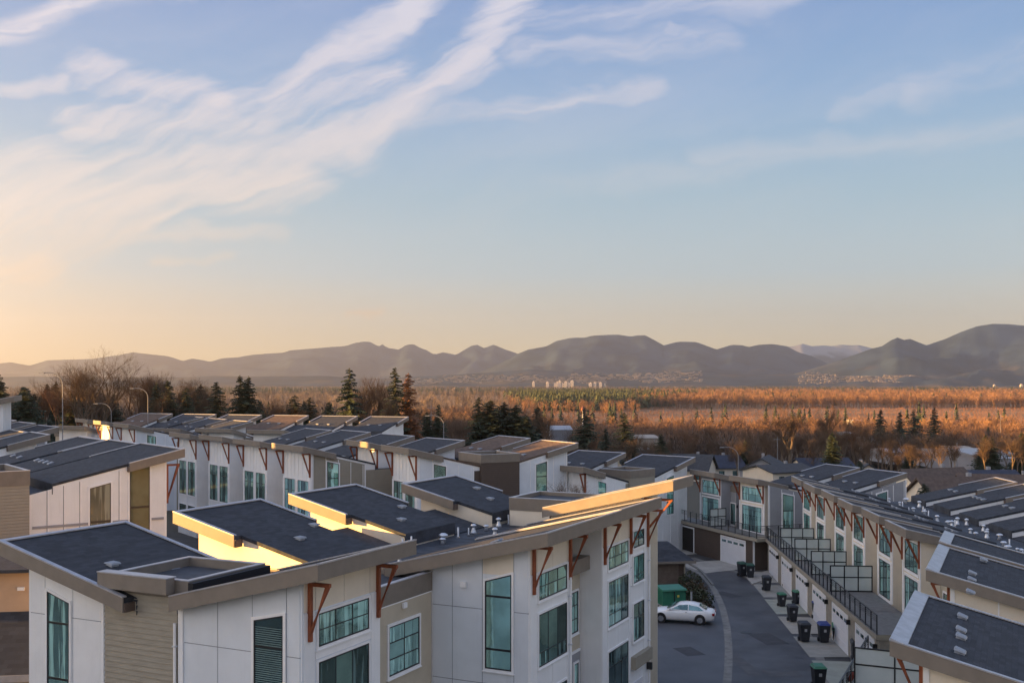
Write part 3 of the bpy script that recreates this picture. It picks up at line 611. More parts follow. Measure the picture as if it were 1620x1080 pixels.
def row_unit(R, label, group, x, pitch, D, zt, s=0.24, style='tall', front=(0.0, 0.62), rear=(0.0, 0.66), rec=1.1, zb=-0.5, first=False, last=False, mw=None, mrec=None, shingle=None, shingle2=None, hood=2, pipes=4, jf=0.0, jr=0.0, detail=True, box=False, cutf=3.3, wallr=None, zr=None, g=None):
    T = R.thing(label, x, 0, group); zr = zt if zr is None else zr
    w0, w1 = x + front[0] * pitch, x + front[1] * pitch; r0, r1 = x + rear[0] * pitch, x + rear[1] * pitch
    yl = 6.6; yr = D - 6.6
    X1 = x + pitch - 0.01
    hd = [(w0 + (w1 - w0) * (k + 1) / (hood + 1), 4.4) for k in range(hood)]
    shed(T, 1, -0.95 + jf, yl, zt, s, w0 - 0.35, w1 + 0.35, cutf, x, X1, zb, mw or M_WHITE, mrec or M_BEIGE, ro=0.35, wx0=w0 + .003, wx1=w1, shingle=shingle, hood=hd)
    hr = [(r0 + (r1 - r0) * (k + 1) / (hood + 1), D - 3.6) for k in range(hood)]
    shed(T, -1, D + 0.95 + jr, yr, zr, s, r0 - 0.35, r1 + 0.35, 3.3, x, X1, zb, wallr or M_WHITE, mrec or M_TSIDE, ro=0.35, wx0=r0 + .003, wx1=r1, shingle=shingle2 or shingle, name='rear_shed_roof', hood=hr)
    zf = zt - s * (yl + 0.95) - 0.55
    flat(T, x + .004, yl, X1 - .004, yr, zf, zb, wallm=M_TSIDE)
    # recess front wall below its own little parapet roof
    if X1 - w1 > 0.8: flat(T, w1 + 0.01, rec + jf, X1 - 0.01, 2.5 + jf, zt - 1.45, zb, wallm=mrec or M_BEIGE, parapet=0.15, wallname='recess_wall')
    for k in range(pipes):
        a = x + pitch * random.uniform(.1, .9); b = random.uniform(yl + .5, yr - .5); pipe_vent(T, a, b, zf, random.choice((0, 0, 1, 2)), random.uniform(.8, 1.15))
    if not detail: return T
    FF = Face(T, 'F', jf); m = (w0 + w1) / 2; bw = w1 - w0; zc = zt - 0.62
    g = g or M_GLASS
    if style == 'tall':
        battens(FF, w0 + .1, w1 - .1, 7, zt - 3.1, zc)
        for a in (w0 + .02, m - .12, w1 - .26): strip(FF, a, a + .24, zb, zt - 3.1, 0, .05, M_TRIM, 'corner_board')
        for a, b in ((w0 + .45, m - .3), (m + .3, w1 - .45)):
            window(FF, a, b, zt - 7.0, zt - 3.2, nx=3, nz=1, hbars=[2.75], glass=[g, M_GLASSD, g], trim=.09, mt=.05)
            window(FF, a, b, zt - 10.2, zt - 8.2, nx=2, nz=1, glass=M_GLASSD, trim=.09)
        bracket(FF, w0 + .12, zc, .85, 2.2); bracket(FF, w1 - .12, zc, .85, 2.2)
        if X1 - w1 > .8:
            c = (w1 + X1) / 2; FR = Face(T, 'F', rec + jf)
            window(FR, c - .45, c + .45, zt - 5.6, zt - 3.4, nx=2, nz=1, glass=M_GLASSD, trim=.11)
            window(FR, c - .2, c + .2, zt - 8.3, zt - 7.2, nx=1, nz=1, glass=M_GLASSD, trim=.1)
            strip(FR, w1 + .1, X1 - .1, zb, zt - 6.6, 0, .03, M_TAUPE, 'lower_wall')
            bracket(FF, X1 - .25, zc + .1, .85, 2.2); 
            pp = FF.mb(); pp.cyl((w1 + .3, .1, zb), (w1 + .3, .1, zt - 2.5), .07, .07, 6); pp.build('downpipe', M_TRIM, T)
    elif style == 'balc':
        zfl = 3.05
        a, b = w0 + .55, w1 - .45
        strip(FF, w0 + .01, w0 + .2, zfl, zc, 0, .05, M_TRIM, 'corner_board'); strip(FF, w1 - .2, w1 - .01, zfl, zc, 0, .05, M_TRIM, 'corner_board')
        window(FF, a, b, zfl + .1, zfl + 2.5, nx=3, nz=1, hbars=[.02, 2.0], glass=[g, M_GLASSD, g], trim=.14, name='balcony_door')
        window(FF, a, b, zfl + 2.95, zc - .35, nx=3, nz=2, glass=g, trim=.12)
        bracket(FF, w0 + .12, zc + .1, .85, 1.8); bracket(FF, w1 - .12, zc + .1, .85, 1.8)
        if X1 - w1 > .8:
            c = (w1 + X1) / 2; FR = Face(T, 'F', rec + jf)
            window(FR, c - .45, c + .45, zfl + .05, zfl + 2.15, nx=2, nz=1, glass=[M_GLASSD, g], trim=.1, name='side_door')
            l_ = FR.mb(); l_.box(c + .75, .01, zfl + 1.8, c + .87, .14, zfl + 2.1); l_.build('wall_lamp', M_BLACK, T)
    return T

# ---- left terrace (white board-and-batten gable, sunset in its windows)
G2 = 'townhouses of the left terrace'
R2 = Row((-21.16, 65.84), (-0.595, 0.803))
T = row_unit(R2, 'left townhouse end with white batten gable and two tall windows reflecting the sunset', G2, 0, 8.2, 17.5, 13.28, 0.224, 'tall', (0.0, 0.9), (0.0, 0.66), zb=-1, detail=False, pipes=2, hood=0, zr=13.0)
F = Face(T, 'L', 0.0); tf = lambda a: 13.28 - .224 * (a + .95) - .30
strip(F, .02, 7.9, -1, tf(.02), 0, .02, M_WHITE, 'gable_wall', tf(7.9))
F = Face(T, 'L', -0.02)
strip(F, .02, .16, -1, tf(0), 0, .03, M_TRIM, 'corner_board'); strip(F, 7.76, 7.9, -1, tf(7.9), 0, .03, M_TRIM, 'corner_board')
window(F, 1.05, 2.25, 6.6, tf(1.05) - .1, ztop1=tf(2.25) - .1, nx=1, nz=1, hbars=[1.0, 3.3], glass=[M_GLASSO], mt=.13, trim=.1)
window(F, 3.35, 4.55, 7.0, tf(3.35) - .55, ztop1=tf(4.55) - .55, nx=1, nz=1, hbars=[2.2], glass=M_GLASSW, mt=.13, trim=.1)
for a in (2.75, 5.0, 5.9, 6.8): strip(F, a, a + .10, -1, tf(a) - .02, 0, .05, M_TRIM, 'batten'); strip(F, a + .10, a + .13, -1, tf(a) - .02, 0, .012, M_JOINT, 'joint')
for a, b in ((.2, 1.0), (2.35, 3.3), (4.65, 7.7)): strip(F, a, b, 9.05, 9.2, 0, .06, M_GREY, 'trim_board')
bracket(Face(T, 'F', 0), .15, 12.4, .85, 2.4); bracket(Face(T, 'F', 0), 6.5, 12.4, .85, 2.4)
flat(T, -.45, 7.95, 5.6, 15.6, 12.1, -1, wallm=M_TSIDE, parapet=.32, wallname='box_wall')
for k, (a, b) in enumerate(((1.0, 12.0), (2.2, 10.8), (2.5, 13.6), (3.6, 12.4), (4.4, 10.2))): pipe_vent(T, a, b, 12.1, k % 3)
T['seen'] = 1
row_unit(R2, 'dark roofed left townhouse behind the batten gable, four low vents along its slope', G2, 8.21, 8.2, 17.5, 13.2, .224, 'tall', (0.04, .8), (0, .66), zb=-1, hood=4, detail=False)
row_unit(R2, 'third left townhouse, its dark roof rising just behind the four-vent roof', G2, 16.42, 8.2, 17.5, 13.1, .224, 'tall', (0.04, .8), (0, .66), zb=-1, hood=2, detail=False)
R3 = Row((-40.6, 91.8), (-0.595, 0.803)); G3 = 'townhouses at the far left'
T = row_unit(R3, 'far left townhouse with a white gable and small teal window under a dark roof', G3, 0, 8.0, 17.5, 12.9, .24, 'tall', (0, .75), (0, .66), zb=-1, detail=False)
end_wall(T, 'L', 0, 17.5, 12.9, .24, mf=M_WHITE, zb=-1)
row_unit(R3, 'far left townhouse with a dark ribbed roof, behind the small teal gable window', G3, 8.01, 8.0, 17.5, 12.8, .24, 'tall', (0.04, .8), (0, .66), zb=-1, detail=False)
R3b = Row((-46.5, 107.5), (-0.62, 0.785))
T = row_unit(R3b, 'far left townhouse showing a white corner post and pale flashing on its roof edge', G3, 0, 8.0, 17.5, 12.9, .24, 'tall', (0, .8), (0, .66), zb=-1, detail=False)
end_wall(T, 'L', 0, 17.5, 12.9, .24, mf=M_GREY, zb=-1)
row_unit(R3b, 'dark roofed townhouse stepping away behind the far left corner post', G3, 8.01, 8.0, 17.5, 13.0, .24, 'tall', (0.04, .8), (0, .66), zb=-1, detail=False)
row_unit(R3b, 'last dark roof of the far left terrace, near the tall lamp post', G3, 16.02, 8.0, 17.5, 13.1, .24, 'tall', (0.04, .8), (0, .66), zb=-1, detail=False)
R3c = Row((-49.5, 104.5), (-0.35, 0.94))
T = row_unit(R3c, 'pale tall house at the left edge with an orange-lit roof edge', G3, 0, 9.0, 14.0, 16.0, .2, 'tall', (0, 1.0), (0, 1.0), zb=-1, detail=False, rec=.4, hood=0, pipes=0)
end_wall(T, 'L', 0, 14.0, 16.0, .2, mf=M_WHITE, mm=M_WHITE, zb=-1, zlow=13.3)

# ---- middle terraces, facing left towards the sun
G4 = 'townhouses of the middle terrace'
def mid_terrace(o, u, n, pitch, zt, labels, group, end=True, mats=None, style='tall', sh=None, zb=-1, D=15.6, ekw=None, **k):
    R = Row(o, u); last = None
    for i in range(n):
        # numbered from the near end (x = 0) back
        x = -(i + 1) * pitch
        last_ = row_unit(R, labels[i], group, x, pitch, D, zt + 0.05 * (i % 3), .24, style, (0.38, 1.0), (0.34, 1.0), zb=zb, shingle=sh[i % len(sh)] if sh else None, **k)
        if i == 0: last = last_
    if end: end_wall(last, 'R', -0.01, D, zt, .24, zb=zb, **(ekw or {}))
    return R, last
def eave_origin(P, u, ov=.95, ro=.35):      # front wall corner from the eave corner at the near end
    n = math.hypot(*u); u = (u[0] / n, u[1] / n); fn = (u[1], -u[0])
    return (P[0] - ro * u[0] - ov * fn[0], P[1] - ro * u[1] - ov * fn[1])
uA = (.595, -.803); R4a, TA = mid_terrace(eave_origin((-18.8, 96.7), uA), uA, 4, 9.6, 11.6,
    ['middle townhouse with brown siding end and one dark window, warm light on its white battens', 'middle townhouse, second from the brown siding end, two tall teal windows',
     'middle townhouse, third from the brown siding end, cedar brackets over tall windows', 'farthest townhouse of the middle row, beside the grey gable'], G4,
    ekw=dict(mf=M_TSIDE, mm=M_TSIDE, mr=M_WHITE, zlow=9.2))
uB = (.49, -.872); R4b, TB = mid_terrace(eave_origin((-9.0, 93.9), uB), uB, 2, 9.0, 11.6,
    ['townhouse with brown gable recess and teal windows, right end of the middle terrace', 'townhouse with roof painted sunlit brown and a bright lit fascia corner, beside the siding end'], G4, sh=[M_SHINGSUN, M_SHINGSUN],
    ekw=dict(mf=M_BLUE, mm=M_BSIDE, mr=M_BLUE, zlow=9.4))
uC = (.6, -.8); R4c, TC = mid_terrace(eave_origin((-51.0, 143), uC), uC, 3, 9.6, 11.8,
    ['distant townhouse with grey gable and wide teal window, left of the middle row', 'distant townhouse whose white front holds a bright yellow patch of sun', 'distant townhouse with an orange-lit fascia, behind the left terrace'], G4,
    ekw=dict(mf=M_BLUE, mm=M_TSIDE, zlow=9.3))
flat(TB, -4.2, 6.2, 0.3, 10.2, 10.6, -1, wallm=M_BSIDE, parapet=.25, wallname='box_wall')
# ---- back row of roofs
G5 = 'townhouses of the back row'
u5 = (.93, -.37); R5, T5 = mid_terrace(eave_origin((-22.5, 141), u5), u5, 6, 8.6, 10.9,
    ['back row townhouse with the white gable end, nearest the tall conifers', 'back row townhouse, second from the white gable end, pale fascia strip', 'back row townhouse, third from the white gable end',
     'back row townhouse, fourth from the white gable end, roof faintly orange', 'back row townhouse, fifth from the white gable end', 'back row townhouse at the far left, farthest from the white gable end'], G5, sh=[M_SHING, M_SHING, M_SHINGSUN], zr=12.3,
    ekw=dict(mf=M_WHITE, mm=M_WHITE, mr=M_WHITE, zlow=9.6), D=17.5, detail=False)
# ---- centre terrace with white end wall
G6 = 'townhouses of the centre terrace'
u6 = (.72, -.69); R6, T6 = mid_terrace(eave_origin((6.6, 100), u6), u6, 3, 9.2, 9.5,
    ['centre townhouse whose tall white end wall holds two stacked teal windows', 'centre townhouse behind the white end wall, dark roof with two vents', 'farthest centre townhouse, dark roof below the pale distant shed'], G6,
    ekw=dict(mf=M_WHITE, mm=M_TSIDE, mr=M_WHITE, zlow=7.5), style='tall', D=16.4)
flat(T6, -3.6, 6.4, 0.25, 10.4, 8.5, -1, wallm=M_TSIDE, parapet=.25, wallname='box_wall')

# ---- balcony terraces on the right
def balcony_front(R, T, x0, x1, depth, zs=2.75, brown=False, doors=(), wall=None, y0=0.0, rail=True, zt=3.05):
    """garage storey pushed out under a balcony: y from -depth to y0"""
    wm = wall or M_TAUPE; yo = -depth
    f = mb(T); f.box(x0, yo, -0.4, x1, y0 - .01, zs - .01); f.build('garage_wall', wm, T)
    f = mb(T); f.box(x0 - .06, yo - .22, zs, x1 + .06, y0 - .012, zt); f.build('balcony_slab', M_TAUPE, T)
    f = mb(T); f.box(x0 - .05, yo - .20, zt + .001, x1 + .05, y0 - .06, zt + .02); f.build('balcony_deck', mat('deck_grey', (0.17, 0.17, 0.175), .8), T)
    F = Face(T, 'F', yo)
    for d in doors:
        a, b, op = d
        strip(F, a - .14, a, -.1, 2.42, 0, .04, M_TRIM, 'door_trim'); strip(F, b, b + .14, -.1, 2.42, 0, .04, M_TRIM, 'door_trim'); strip(F, a - .14, b + .14, 2.425, 2.56, 0, .045, M_TRIM, 'door_trim')
        dm = F.mb()
        if op: dm.box(a, .004, -.1, b, .012, 2.4); dm.build('opening_shade', mat('garage_shade', (.02, .018, .018), .9), T); continue  # thin dark sheet, the shade inside painted as its colour
        dm.box(a, .0, -.1, b, .02, 2.4); do = dm.build('garage_door', M_DOOR, T)
        for k in range(4): 
            p = F.mb(); p.box(a + .02, .021, .02 + k * .6, b - .02, .034, .02 + k * .6 + .57); p.build('door_panel', M_DOOR, do)
        for k in range(4):
            w_ = (b - a) / 4; p = F.mb(); p.box(a + w_ * k + .15, .0345, 1.98, a + w_ * (k + 1) - .15, .040, 2.2); p.build('door_window', M_GLASSD, do)
    return F
def railing(T, pts, z0=3.07, h=1.07, step=1.25, hang=.35):
    """black metal guard: posts, top rail, four thin bars near the top and a glass infill"""
    posts = mb(T); r = mb(T); g = mb(T)
    for (xa, ya), (xb, yb) in zip(pts[:-1], pts[1:]):
        L = math.hypot(xb - xa, yb - ya); n = max(1, round(L / step))
        for i in range(n + 1):
            t = i / n; x, y = xa + (xb - xa) * t, ya + (yb - ya) * t
            p = mb(T); p.box(x - .03, y - .03, z0 - hang, x + .03, y + .03, z0 + h); p.build('rail_post', M_BLACK, T)
        r.beam((xa, ya, z0 + h + .02), (xb, yb, z0 + h + .02), .07, .045)
        for k in range(3): r.beam((xa, ya, z0 + h - .12 - k * .11), (xb, yb, z0 + h - .12 - k * .11), .025, .025)
        r.beam((xa, ya, z0 + .09), (xb, yb, z0 + .09), .04, .04)
    r.build('guard_rail', M_BLACK, T)
def screen(T, x, y0, y1, z0=3.07, h=1.8, n=3):
    y0, y1 = min(y0, y1), max(y0, y1); e = .035
    f = mb(T)
    for k in range(n + 1): yy = y0 + (y1 - y0) * k / n; f.box(x - e, yy - e, z0, x + e, yy + e, z0 + h)
    for zz in (z0 + .05, z0 + h * .55, z0 + h - .03): f.box(x - e * .9, y0, zz - e, x + e * .9, y1, zz + e)
    so_ = f.build('privacy_screen', M_BLACK, T)
    for k in range(n):
        a, b = y0 + (y1 - y0) * k / n + e, y0 + (y1 - y0) * (k + 1) / n - e
        for za, zb_ in ((z0 + .09, z0 + h * .55 - .035), (z0 + h * .55 + .035, z0 + h - .065)):
            p = mb(T); p.box(x - .006, a, za, x + .006, b, zb_); p.build('frosted_pane', M_FROST, so_)
def mk_frost():
    m = bpy.data.materials.new('frosted_glass'); m.use_nodes = True; t = NT(m.node_tree); b = t.n['Principled BSDF']
    tc = t.new('ShaderNodeTexCoord'); n = t.noise(tc.outputs['Object'], 1.3, 3, .5)
    t.l.new(t.mixc(n, (.55, .62, .61, 1), (.72, .78, .78, 1)), b.inputs['Base Color']); b.inputs['Roughness'].default_value = .22; b.inputs['Alpha'].default_value = .62
    return m
M_FROST = mk_frost()
G7 = 'brown townhouses with a shared balcony'
u7 = (.344, -.939); R7 = Row((19.0, 114.4), u7)
for i, (lb) in enumerate(('brown balcony townhouse with its garage standing open, beside the white end wall', 'brown balcony townhouse with a closed white garage door and a square window in its side')):
    T = row_unit(R7, lb, G7, i * 7.25, 7.24, 16.0, 8.3, .22, 'balc', (0.28, .86) if i == 0 else (.33, .93), (0.1, .8), zb=0, mw=M_CREAM if i else M_GREY, mrec=M_GREY, pipes=4, jf=0)
    balcony_front(R7, T, i * 7.25, i * 7.25 + 7.24, 1.9, doors=((1.0, 4.0, True),) if i == 0 else ((9.4, 13.6, False),), wall=M_BSIDE)
T7 = T
end_wall(T7, 'R', 14.49, 16.0, 8.3, .22, mf=M_GREY, mm=M_GREY, mr=M_GREY, zb=3.05, zlow=6.4)
f = mb(T7); f.box(14.5, -1.89, -.3, 14.9, 8.0, 2.74); f.build('side_wall', M_BSIDE, T7)
f = mb(T7); f.box(14.5, -2.1, 2.75, 15.9, 8.0, 3.05); f.build('balcony_slab', M_TAUPE, T7)
window(Face(T7, 'R', 14.9), .6, 1.3, 1.1, 1.85, nx=1, nz=1, glass=M_GLASSD, trim=.16)
strip(Face(T7, 'R', 14.9), -1.88, -1.7, 0, 2.7, 0, .05, M_TRIM, 'corner_board'); 
railing(T7, [(0.0, -2.05), (7.2, -2.05), (15.8, -2.05), (15.8, 5.0)])
screen(T7, 7.25, -1.9, -0.1, n=2)
tn = mb(T7); tn.box(1, -1.85, 0.02, 1, 0, 0.03)
# bicycle-like clutter in the open garage is a stack of boxes on a shelf
G8 = 'cream townhouses above the garages'
u8 = (-.07, -.9975); o8 = (26.6, 99.0); R8 = Row(o8, u8)
lab8 = ['cream balcony townhouse at the far end of the garage row, touching the grey gable', 'cream balcony townhouse, second from the far end of the garage row', 'cream balcony townhouse in the middle of the garage row, behind the first glass screens',
        'cream balcony townhouse with a warm beige recess, behind the white frosted screen', 'cream balcony townhouse nearest the three stepped dark roofs', 'cream townhouse tucked behind the stepped dark roofs, last above the garages']
for i in range(6):
    x = i * 6.35
    T = row_unit(R8, lab8[i], G8, x, 6.34, 16.5, 8.75, .22, 'balc', (.06, .64), (.05, .7), zb=0, mw=M_CREAM, mrec=M_BEIGE, pipes=6, hood=3 if i % 2 else 2, jf=0 if i % 2 else .15)
    dd = ((x + 1.0, x + 5.2, False),)
    balcony_front(R8, T, x, x + 6.34, 3.0, doors=dd, wall=mat('putty_board', (.27, .25, .215), .75))
    railing(T, [(x + .02, -3.15), (x + 6.32, -3.15)])
    if i in (1, 2, 3, 4): screen(T, x + .05, -2.95, -.15 if i != 3 else -.4, n=3)
    l_ = Face(T, 'F', -3.0).mb(); l_.box(x + 5.75, .02, 2.1, x + 5.9, .25, 2.4); l_.build('wall_lamp', M_BLACK, T)
# ---- near right terrace: three stepped roofs
G9 = 'stepped roofs at the right edge'
u9 = (-.4285, -.9035)
R9 = Row((24.6 + .95 * .9035, 61 - .95 * .4285), u9)
def right_house(label, x0, x1, xl, zt, vents, rec_w):
    T = R9.thing(label, x0, 0, G9)
    shed(T, 1, -.95, 7.6, zt, .24, x0, x1, 6.6, x0 + .4, xl, -0.5, M_CREAM, M_BEIGE, ov=.95, ro=.4)
    flat(T, x0 + .42, 7.6, xl, 12, zt - 2.7, -.5, wallm=M_TSIDE)
    fe = mb(T); zz = lambda y: zt - .24 * (y + .95)
    fe.prism([(x0 - .02, -.98, zt + .05), (x1 + .02, -.98, zt + .05), (x1 + .02, -.45, zz(-.45) + .02), (x0 - .02, -.45, zz(-.45) + .02)], [(x0 - .02, -.98, zt + .13), (x1 + .02, -.98, zt + .13), (x1 + .02, -.45, zz(-.45) + .06), (x0 - .02, -.45, zz(-.45) + .06)])
    fe.build('edge_flashing', M_FLASH, T)
    for px, py in vents:
        z_ = zt - .6
        for _ in range(12): q_ = at(px, py, z_); vx, vy = R9.loc(q_.x, q_.y); z_ = zz(vy)
        hood_vent(T, vx, vy, z_ + .01, -.24)
    F = Face(T, 'F', 0); bracket(F, x1 - .7, zt - .62, .85, 1.9); bracket(F, x0 + .7, zt - .62, .85, 1.9)
    window(F, x0 + 1.2, x1 - 1.2, 3.1, 5.6, nx=3, nz=1, hbars=[2.0], glass=M_GLASS, trim=.12); window(F, x0 + 1.2, x1 - 1.2, 6.0, 7.6, nx=3, nz=2, glass=M_GLASS, trim=.12)
    FL = Face(T, 'R', x1 - .4); strip(FL, .02, .2, -.5, zt - .7, 0, .04, M_TRIM, 'corner_board'); 
    for a in (2.0, 4.2, 6.4): strip(FL, a, a + .06, -.5, zz(a) - .35, 0, .02, M_TRIM, 'batten')
    return T
t0 = R9.loc(24.6, 61)[0]
tx = lambda X, Y: R9.loc(X, Y)[0]
right_house('partly hidden dark roof at the right with one vent, behind the two stepped ones', tx(24.6, 61), tx(22.2, 57.3), tx(22.0, 56.9), 8.9, [(1556, 887)], 0)
TR5 = right_house('dark shingle roof in the middle of the three at right, with three vents', tx(22.0, 56.9), tx(18.6, 49.4), tx(16.6, 44.6), 8.8, [(1538, 908), (1537, 918), (1535, 938)], 0)
TR7 = right_house('nearest dark shingle roof at the bottom right, with four vents in a line', tx(16.4, 44), tx(12.6, 35.7), tx(12.5, 35.5), 8.8, [(1522, 977), (1520, 998), (1520, 1009), (1518, 1032)], 0)
T = TR7
bx0, bx1 = tx(22.0, 56.9), tx(11.0, 32.0)
f = mb(T); f.box(bx0 + 2, -4.2, -.4, bx1, -.01, 2.74); f.build('garage_wall', M_TAUPE, T)
f = mb(T); f.box(bx0 + 2, -4.4, 2.75, bx1, -.02, 3.05); f.build('balcony_slab', M_TAUPE, T)
railing(T, [(bx0 + 2, -4.3), (bx1, -4.3)])
screen(T, tx(14.9, 41), -4.2, -1.0, n=2); screen(T, tx(18.9, 49.8), -4.2, -.6, n=2)

# ---- unseen flats added to the left and behind, spaced to shade the near roofs
def flats(label, p, q, d, z, zb=-2, group='added flats that shade the roofs'):
    L = math.hypot(q[0] - p[0], q[1] - p[1]); R = Row(p, (q[0] - p[0], q[1] - p[1])); T = R.thing(label, 0, 0, group, 'shade_block', 'unseen shade block')
    flat(T, 0, 0, L, d, z, zb, wallm=M_CREAM, parapet=.4)
    for k in (0, 1):
        F = Face(T, 'F' if k == 0 else 'B', 0 if k == 0 else d); n = int(L / 6)
        for fl_ in range(4):
            for i in range(n):
                a = (i + .5) * L / n; window(F, a - 1, a + 1, 1.2 + fl_ * 3.4, 3.2 + fl_ * 3.4, nx=2, nz=1, sep=False, trim=.12)
    return T
flats('long cream four storey flats added unseen for shade, beyond the left terrace', (-78, 52.0), (-84, 96), 13, 17.6)
flats('cream four storey flats added unseen for shade, farther along at left', (-84.5, 99.5), (-92, 150), 13, 17.6)
flats('cream four storey flats added unseen for shade, left of the viewpoint', (-66, -70), (-70, 37.0), 13, 17.4)
flats('cream four storey flats added unseen for shade, farthest along at left', (-112, 154), (-130, 215), 13, 16.5)
# ================================================================== ground, road, pavement
def sm(a, b, x): t = max(0.0, min(1.0, (x - a) / (b - a))); return t * t * (3 - 2 * t)
def height(X, Y):
    y0 = 150 + 110 * sm(-5, -60, X) if X < -5 else 150
    z = -25.0 * sm(y0, y0 + 380, Y) - 0.03
    if X < 0 and Y > 100: z += 50 * sm(.49, .58, -X / Y) * sm(205, 265, Y) * (1 - sm(740, 860, Y))  # unseen hill added at left to shade the valley woods
    return z
def ground_mesh():
    ys = [-110, -40, 0, 20, 40, 60, 80, 100, 120, 140] + [150 * 1.07 ** k for k in range(0, 72)]
    ys = [y for y in ys if y < 18500] + [18800]
    N = 60; v = []; f = []
    for j, Y in enumerate(ys):
        W = 240 + 0.58 * max(Y, 0)
        for i in range(N + 1):
            X = -W + 2 * W * i / N; v.append((X, Y, height(X, Y)))
    for j in range(len(ys) - 1):
        for i in range(N): a = j * (N + 1) + i; f.append((a, a + 1, a + N + 2, a + N + 1))
    me = bpy.data.meshes.new('ground'); me.from_pydata(v, [], f); me.shade_smooth(); return me
gm = bpy.data.materials.new('ground_soil'); gm.use_nodes = True; t = NT(gm.node_tree); b = t.n['Principled BSDF']
tc = t.new('ShaderNodeTexCoord'); sp = t.new('ShaderNodeSeparateXYZ'); t.l.new(tc.outputs['Object'], sp.inputs[0]); v = tc.outputs['Object']
near = t.mixc(t.smooth(t.noise(v, .25, 6, .65), .35, .65), (.045, .047, .052, 1), (.07, .072, .078, 1))
mp = t.new('ShaderNodeMapping'); t.l.new(v, mp.inputs[0]); mp.inputs['Scale'].default_value = (.0018, .006, 1)
grass = t.ramp(t.noise(mp.outputs[0], 1.0, 6, .6), [(.3, (.10, .075, .045, 1)), (.45, (.26, .15, .075, 1)), (.6, (.34, .19, .09, 1)), (.75, (.12, .10, .05, 1))])
grass = t.mixc(t.noise(v, .08, 5, .7), t.mixc(.35, grass, (.05, .04, .03, 1)), grass)
far = t.mixc(t.smooth(sp.outputs[1], 4200, 7000), grass, (.055, .06, .05, 1))
mid = t.mixc(t.smooth(sp.outputs[1], 500, 900), (.060, .055, .038, 1), far)
t.l.new(t.mixc(t.smooth(sp.outputs[1], 118, 135), near, mid), b.inputs['Base Color']); b.inputs['Roughness'].default_value = .9
gme = ground_mesh(); gme.materials.append(gm); link('ground', gme, kind='structure')

def sheet(name, pts, z, m, th=None, kind='structure'):
    k = MB(); n = len(pts)
    if th: k.prism([(x, y, z - th) for x, y in pts], [(x, y, z) for x, y in pts])
    else: k.add([(x, y, z) for x, y in pts], [tuple(range(n))])
    return k.build(name, m, kind=kind)
def g2(lst): return [tuple(at(x, y)[:2]) for x, y in lst]
# road with its curved concrete gutter
road_l = g2([(1130, 1180), (1150, 1080), (1152, 1010), (1143, 962), (1128, 930), (1108, 908), (1078, 893), (1040, 882)])
road_r = g2([(1030, 872), (1096, 882), (1130, 893), (1166, 905), (1196, 921), (1228, 945), (1262, 983), (1290, 1025), (1310, 1080), (1340, 1180)])
sheet('road', road_l + road_r, 0.004, M_ASPH)
park = g2([(960, 1180), (1130, 1180), (1150, 1080), (1152, 1010), (1143, 962), (1128, 930), (1100, 965), (1028, 965), (1000, 965)])
sheet('parking_lane', park, 0.008, M_ASPH2)
def ribbon(name, pts, w, z, m, h=None, kind='structure', parent=None):
    P = [Vector((x, y)) for x, y in pts]; L = []; R = []
    for i, p in enumerate(P):
        d = (P[min(i + 1, len(P) - 1)] - P[max(i - 1, 0)]).normalized(); n = Vector((-d.y, d.x)) * w / 2; L.append(p + n); R.append(p - n)
    k = MB()
    for i in range(len(P) - 1):
        q = [L[i], L[i + 1], R[i + 1], R[i]]
        if h: k.prism([(a.x, a.y, z - h) for a in q], [(a.x, a.y, z) for a in q])
        else: k.add([(a.x, a.y, z) for a in q], [(0, 1, 2, 3)])
    return k.build(name, m, kind=kind)
def smoothline(pts, n=6):
    out = []; P = [Vector(p) for p in pts]
    for i in range(len(P) - 1):
        p0, p1, p2, p3 = P[max(i - 1, 0)], P[i], P[i + 1], P[min(i + 2, len(P) - 1)]
        for k in range(n):
            t = k / n; out.append(tuple(0.5 * ((2 * p1) + (-p0 + p2) * t + (2 * p0 - 5 * p1 + 4 * p2 - p3) * t * t + (-p0 + 3 * p1 - 3 * p2 + p3) * t ** 3)))
    return out + [tuple(P[-1])]
ribbon('gutter', smoothline(road_l[:-1]), .5, 0.014, M_KERB)
ribbon('gutter', smoothline(road_r[1:]), .55, 0.014, M_KERB)
kp = smoothline(g2([(1128, 926), (1110, 905), (1092, 893), (1078, 888)])); ribbon('kerb', kp, .2, .14, M_KERB, .2)
# driveways in front of the garages
for i in range(6):
    xa, xb = i * 6.35 + .55, i * 6.35 + 5.75
    near = -3.0 - 2.3 - i * .06
    c = [R8.w(xa, -3.02), R8.w(xb, -3.02), R8.w(xb + .2, near), R8.w(xa - .2, near)]
    sheet('driveway', c, 0.02, mat('driveway_%d' % (i % 3), [(.34, .33, .30), (.29, .29, .27), (.31, .33, .29)][i % 3], .85, .12, .7, bump=.2, bscale=40, dirt=.3))
for i, (xa, xb) in enumerate(((0.4, 4.8), (9.0, 14.0))):
    sheet('driveway', [R7.w(xa, -1.92), R7.w(xb, -1.92), R7.w(xb + .8, -6.8), R7.w(xa, -6.8)], 0.02, M_CONC)
sheet('footpath', g2([(1180, 913), (1255, 892), (1262, 899), (1190, 925)]), 0.10, M_CONC, .15)
sheet('wet_asphalt', g2([(1190, 932), (1262, 905), (1258, 922), (1205, 940)]), 0.012, M_ASPH2)

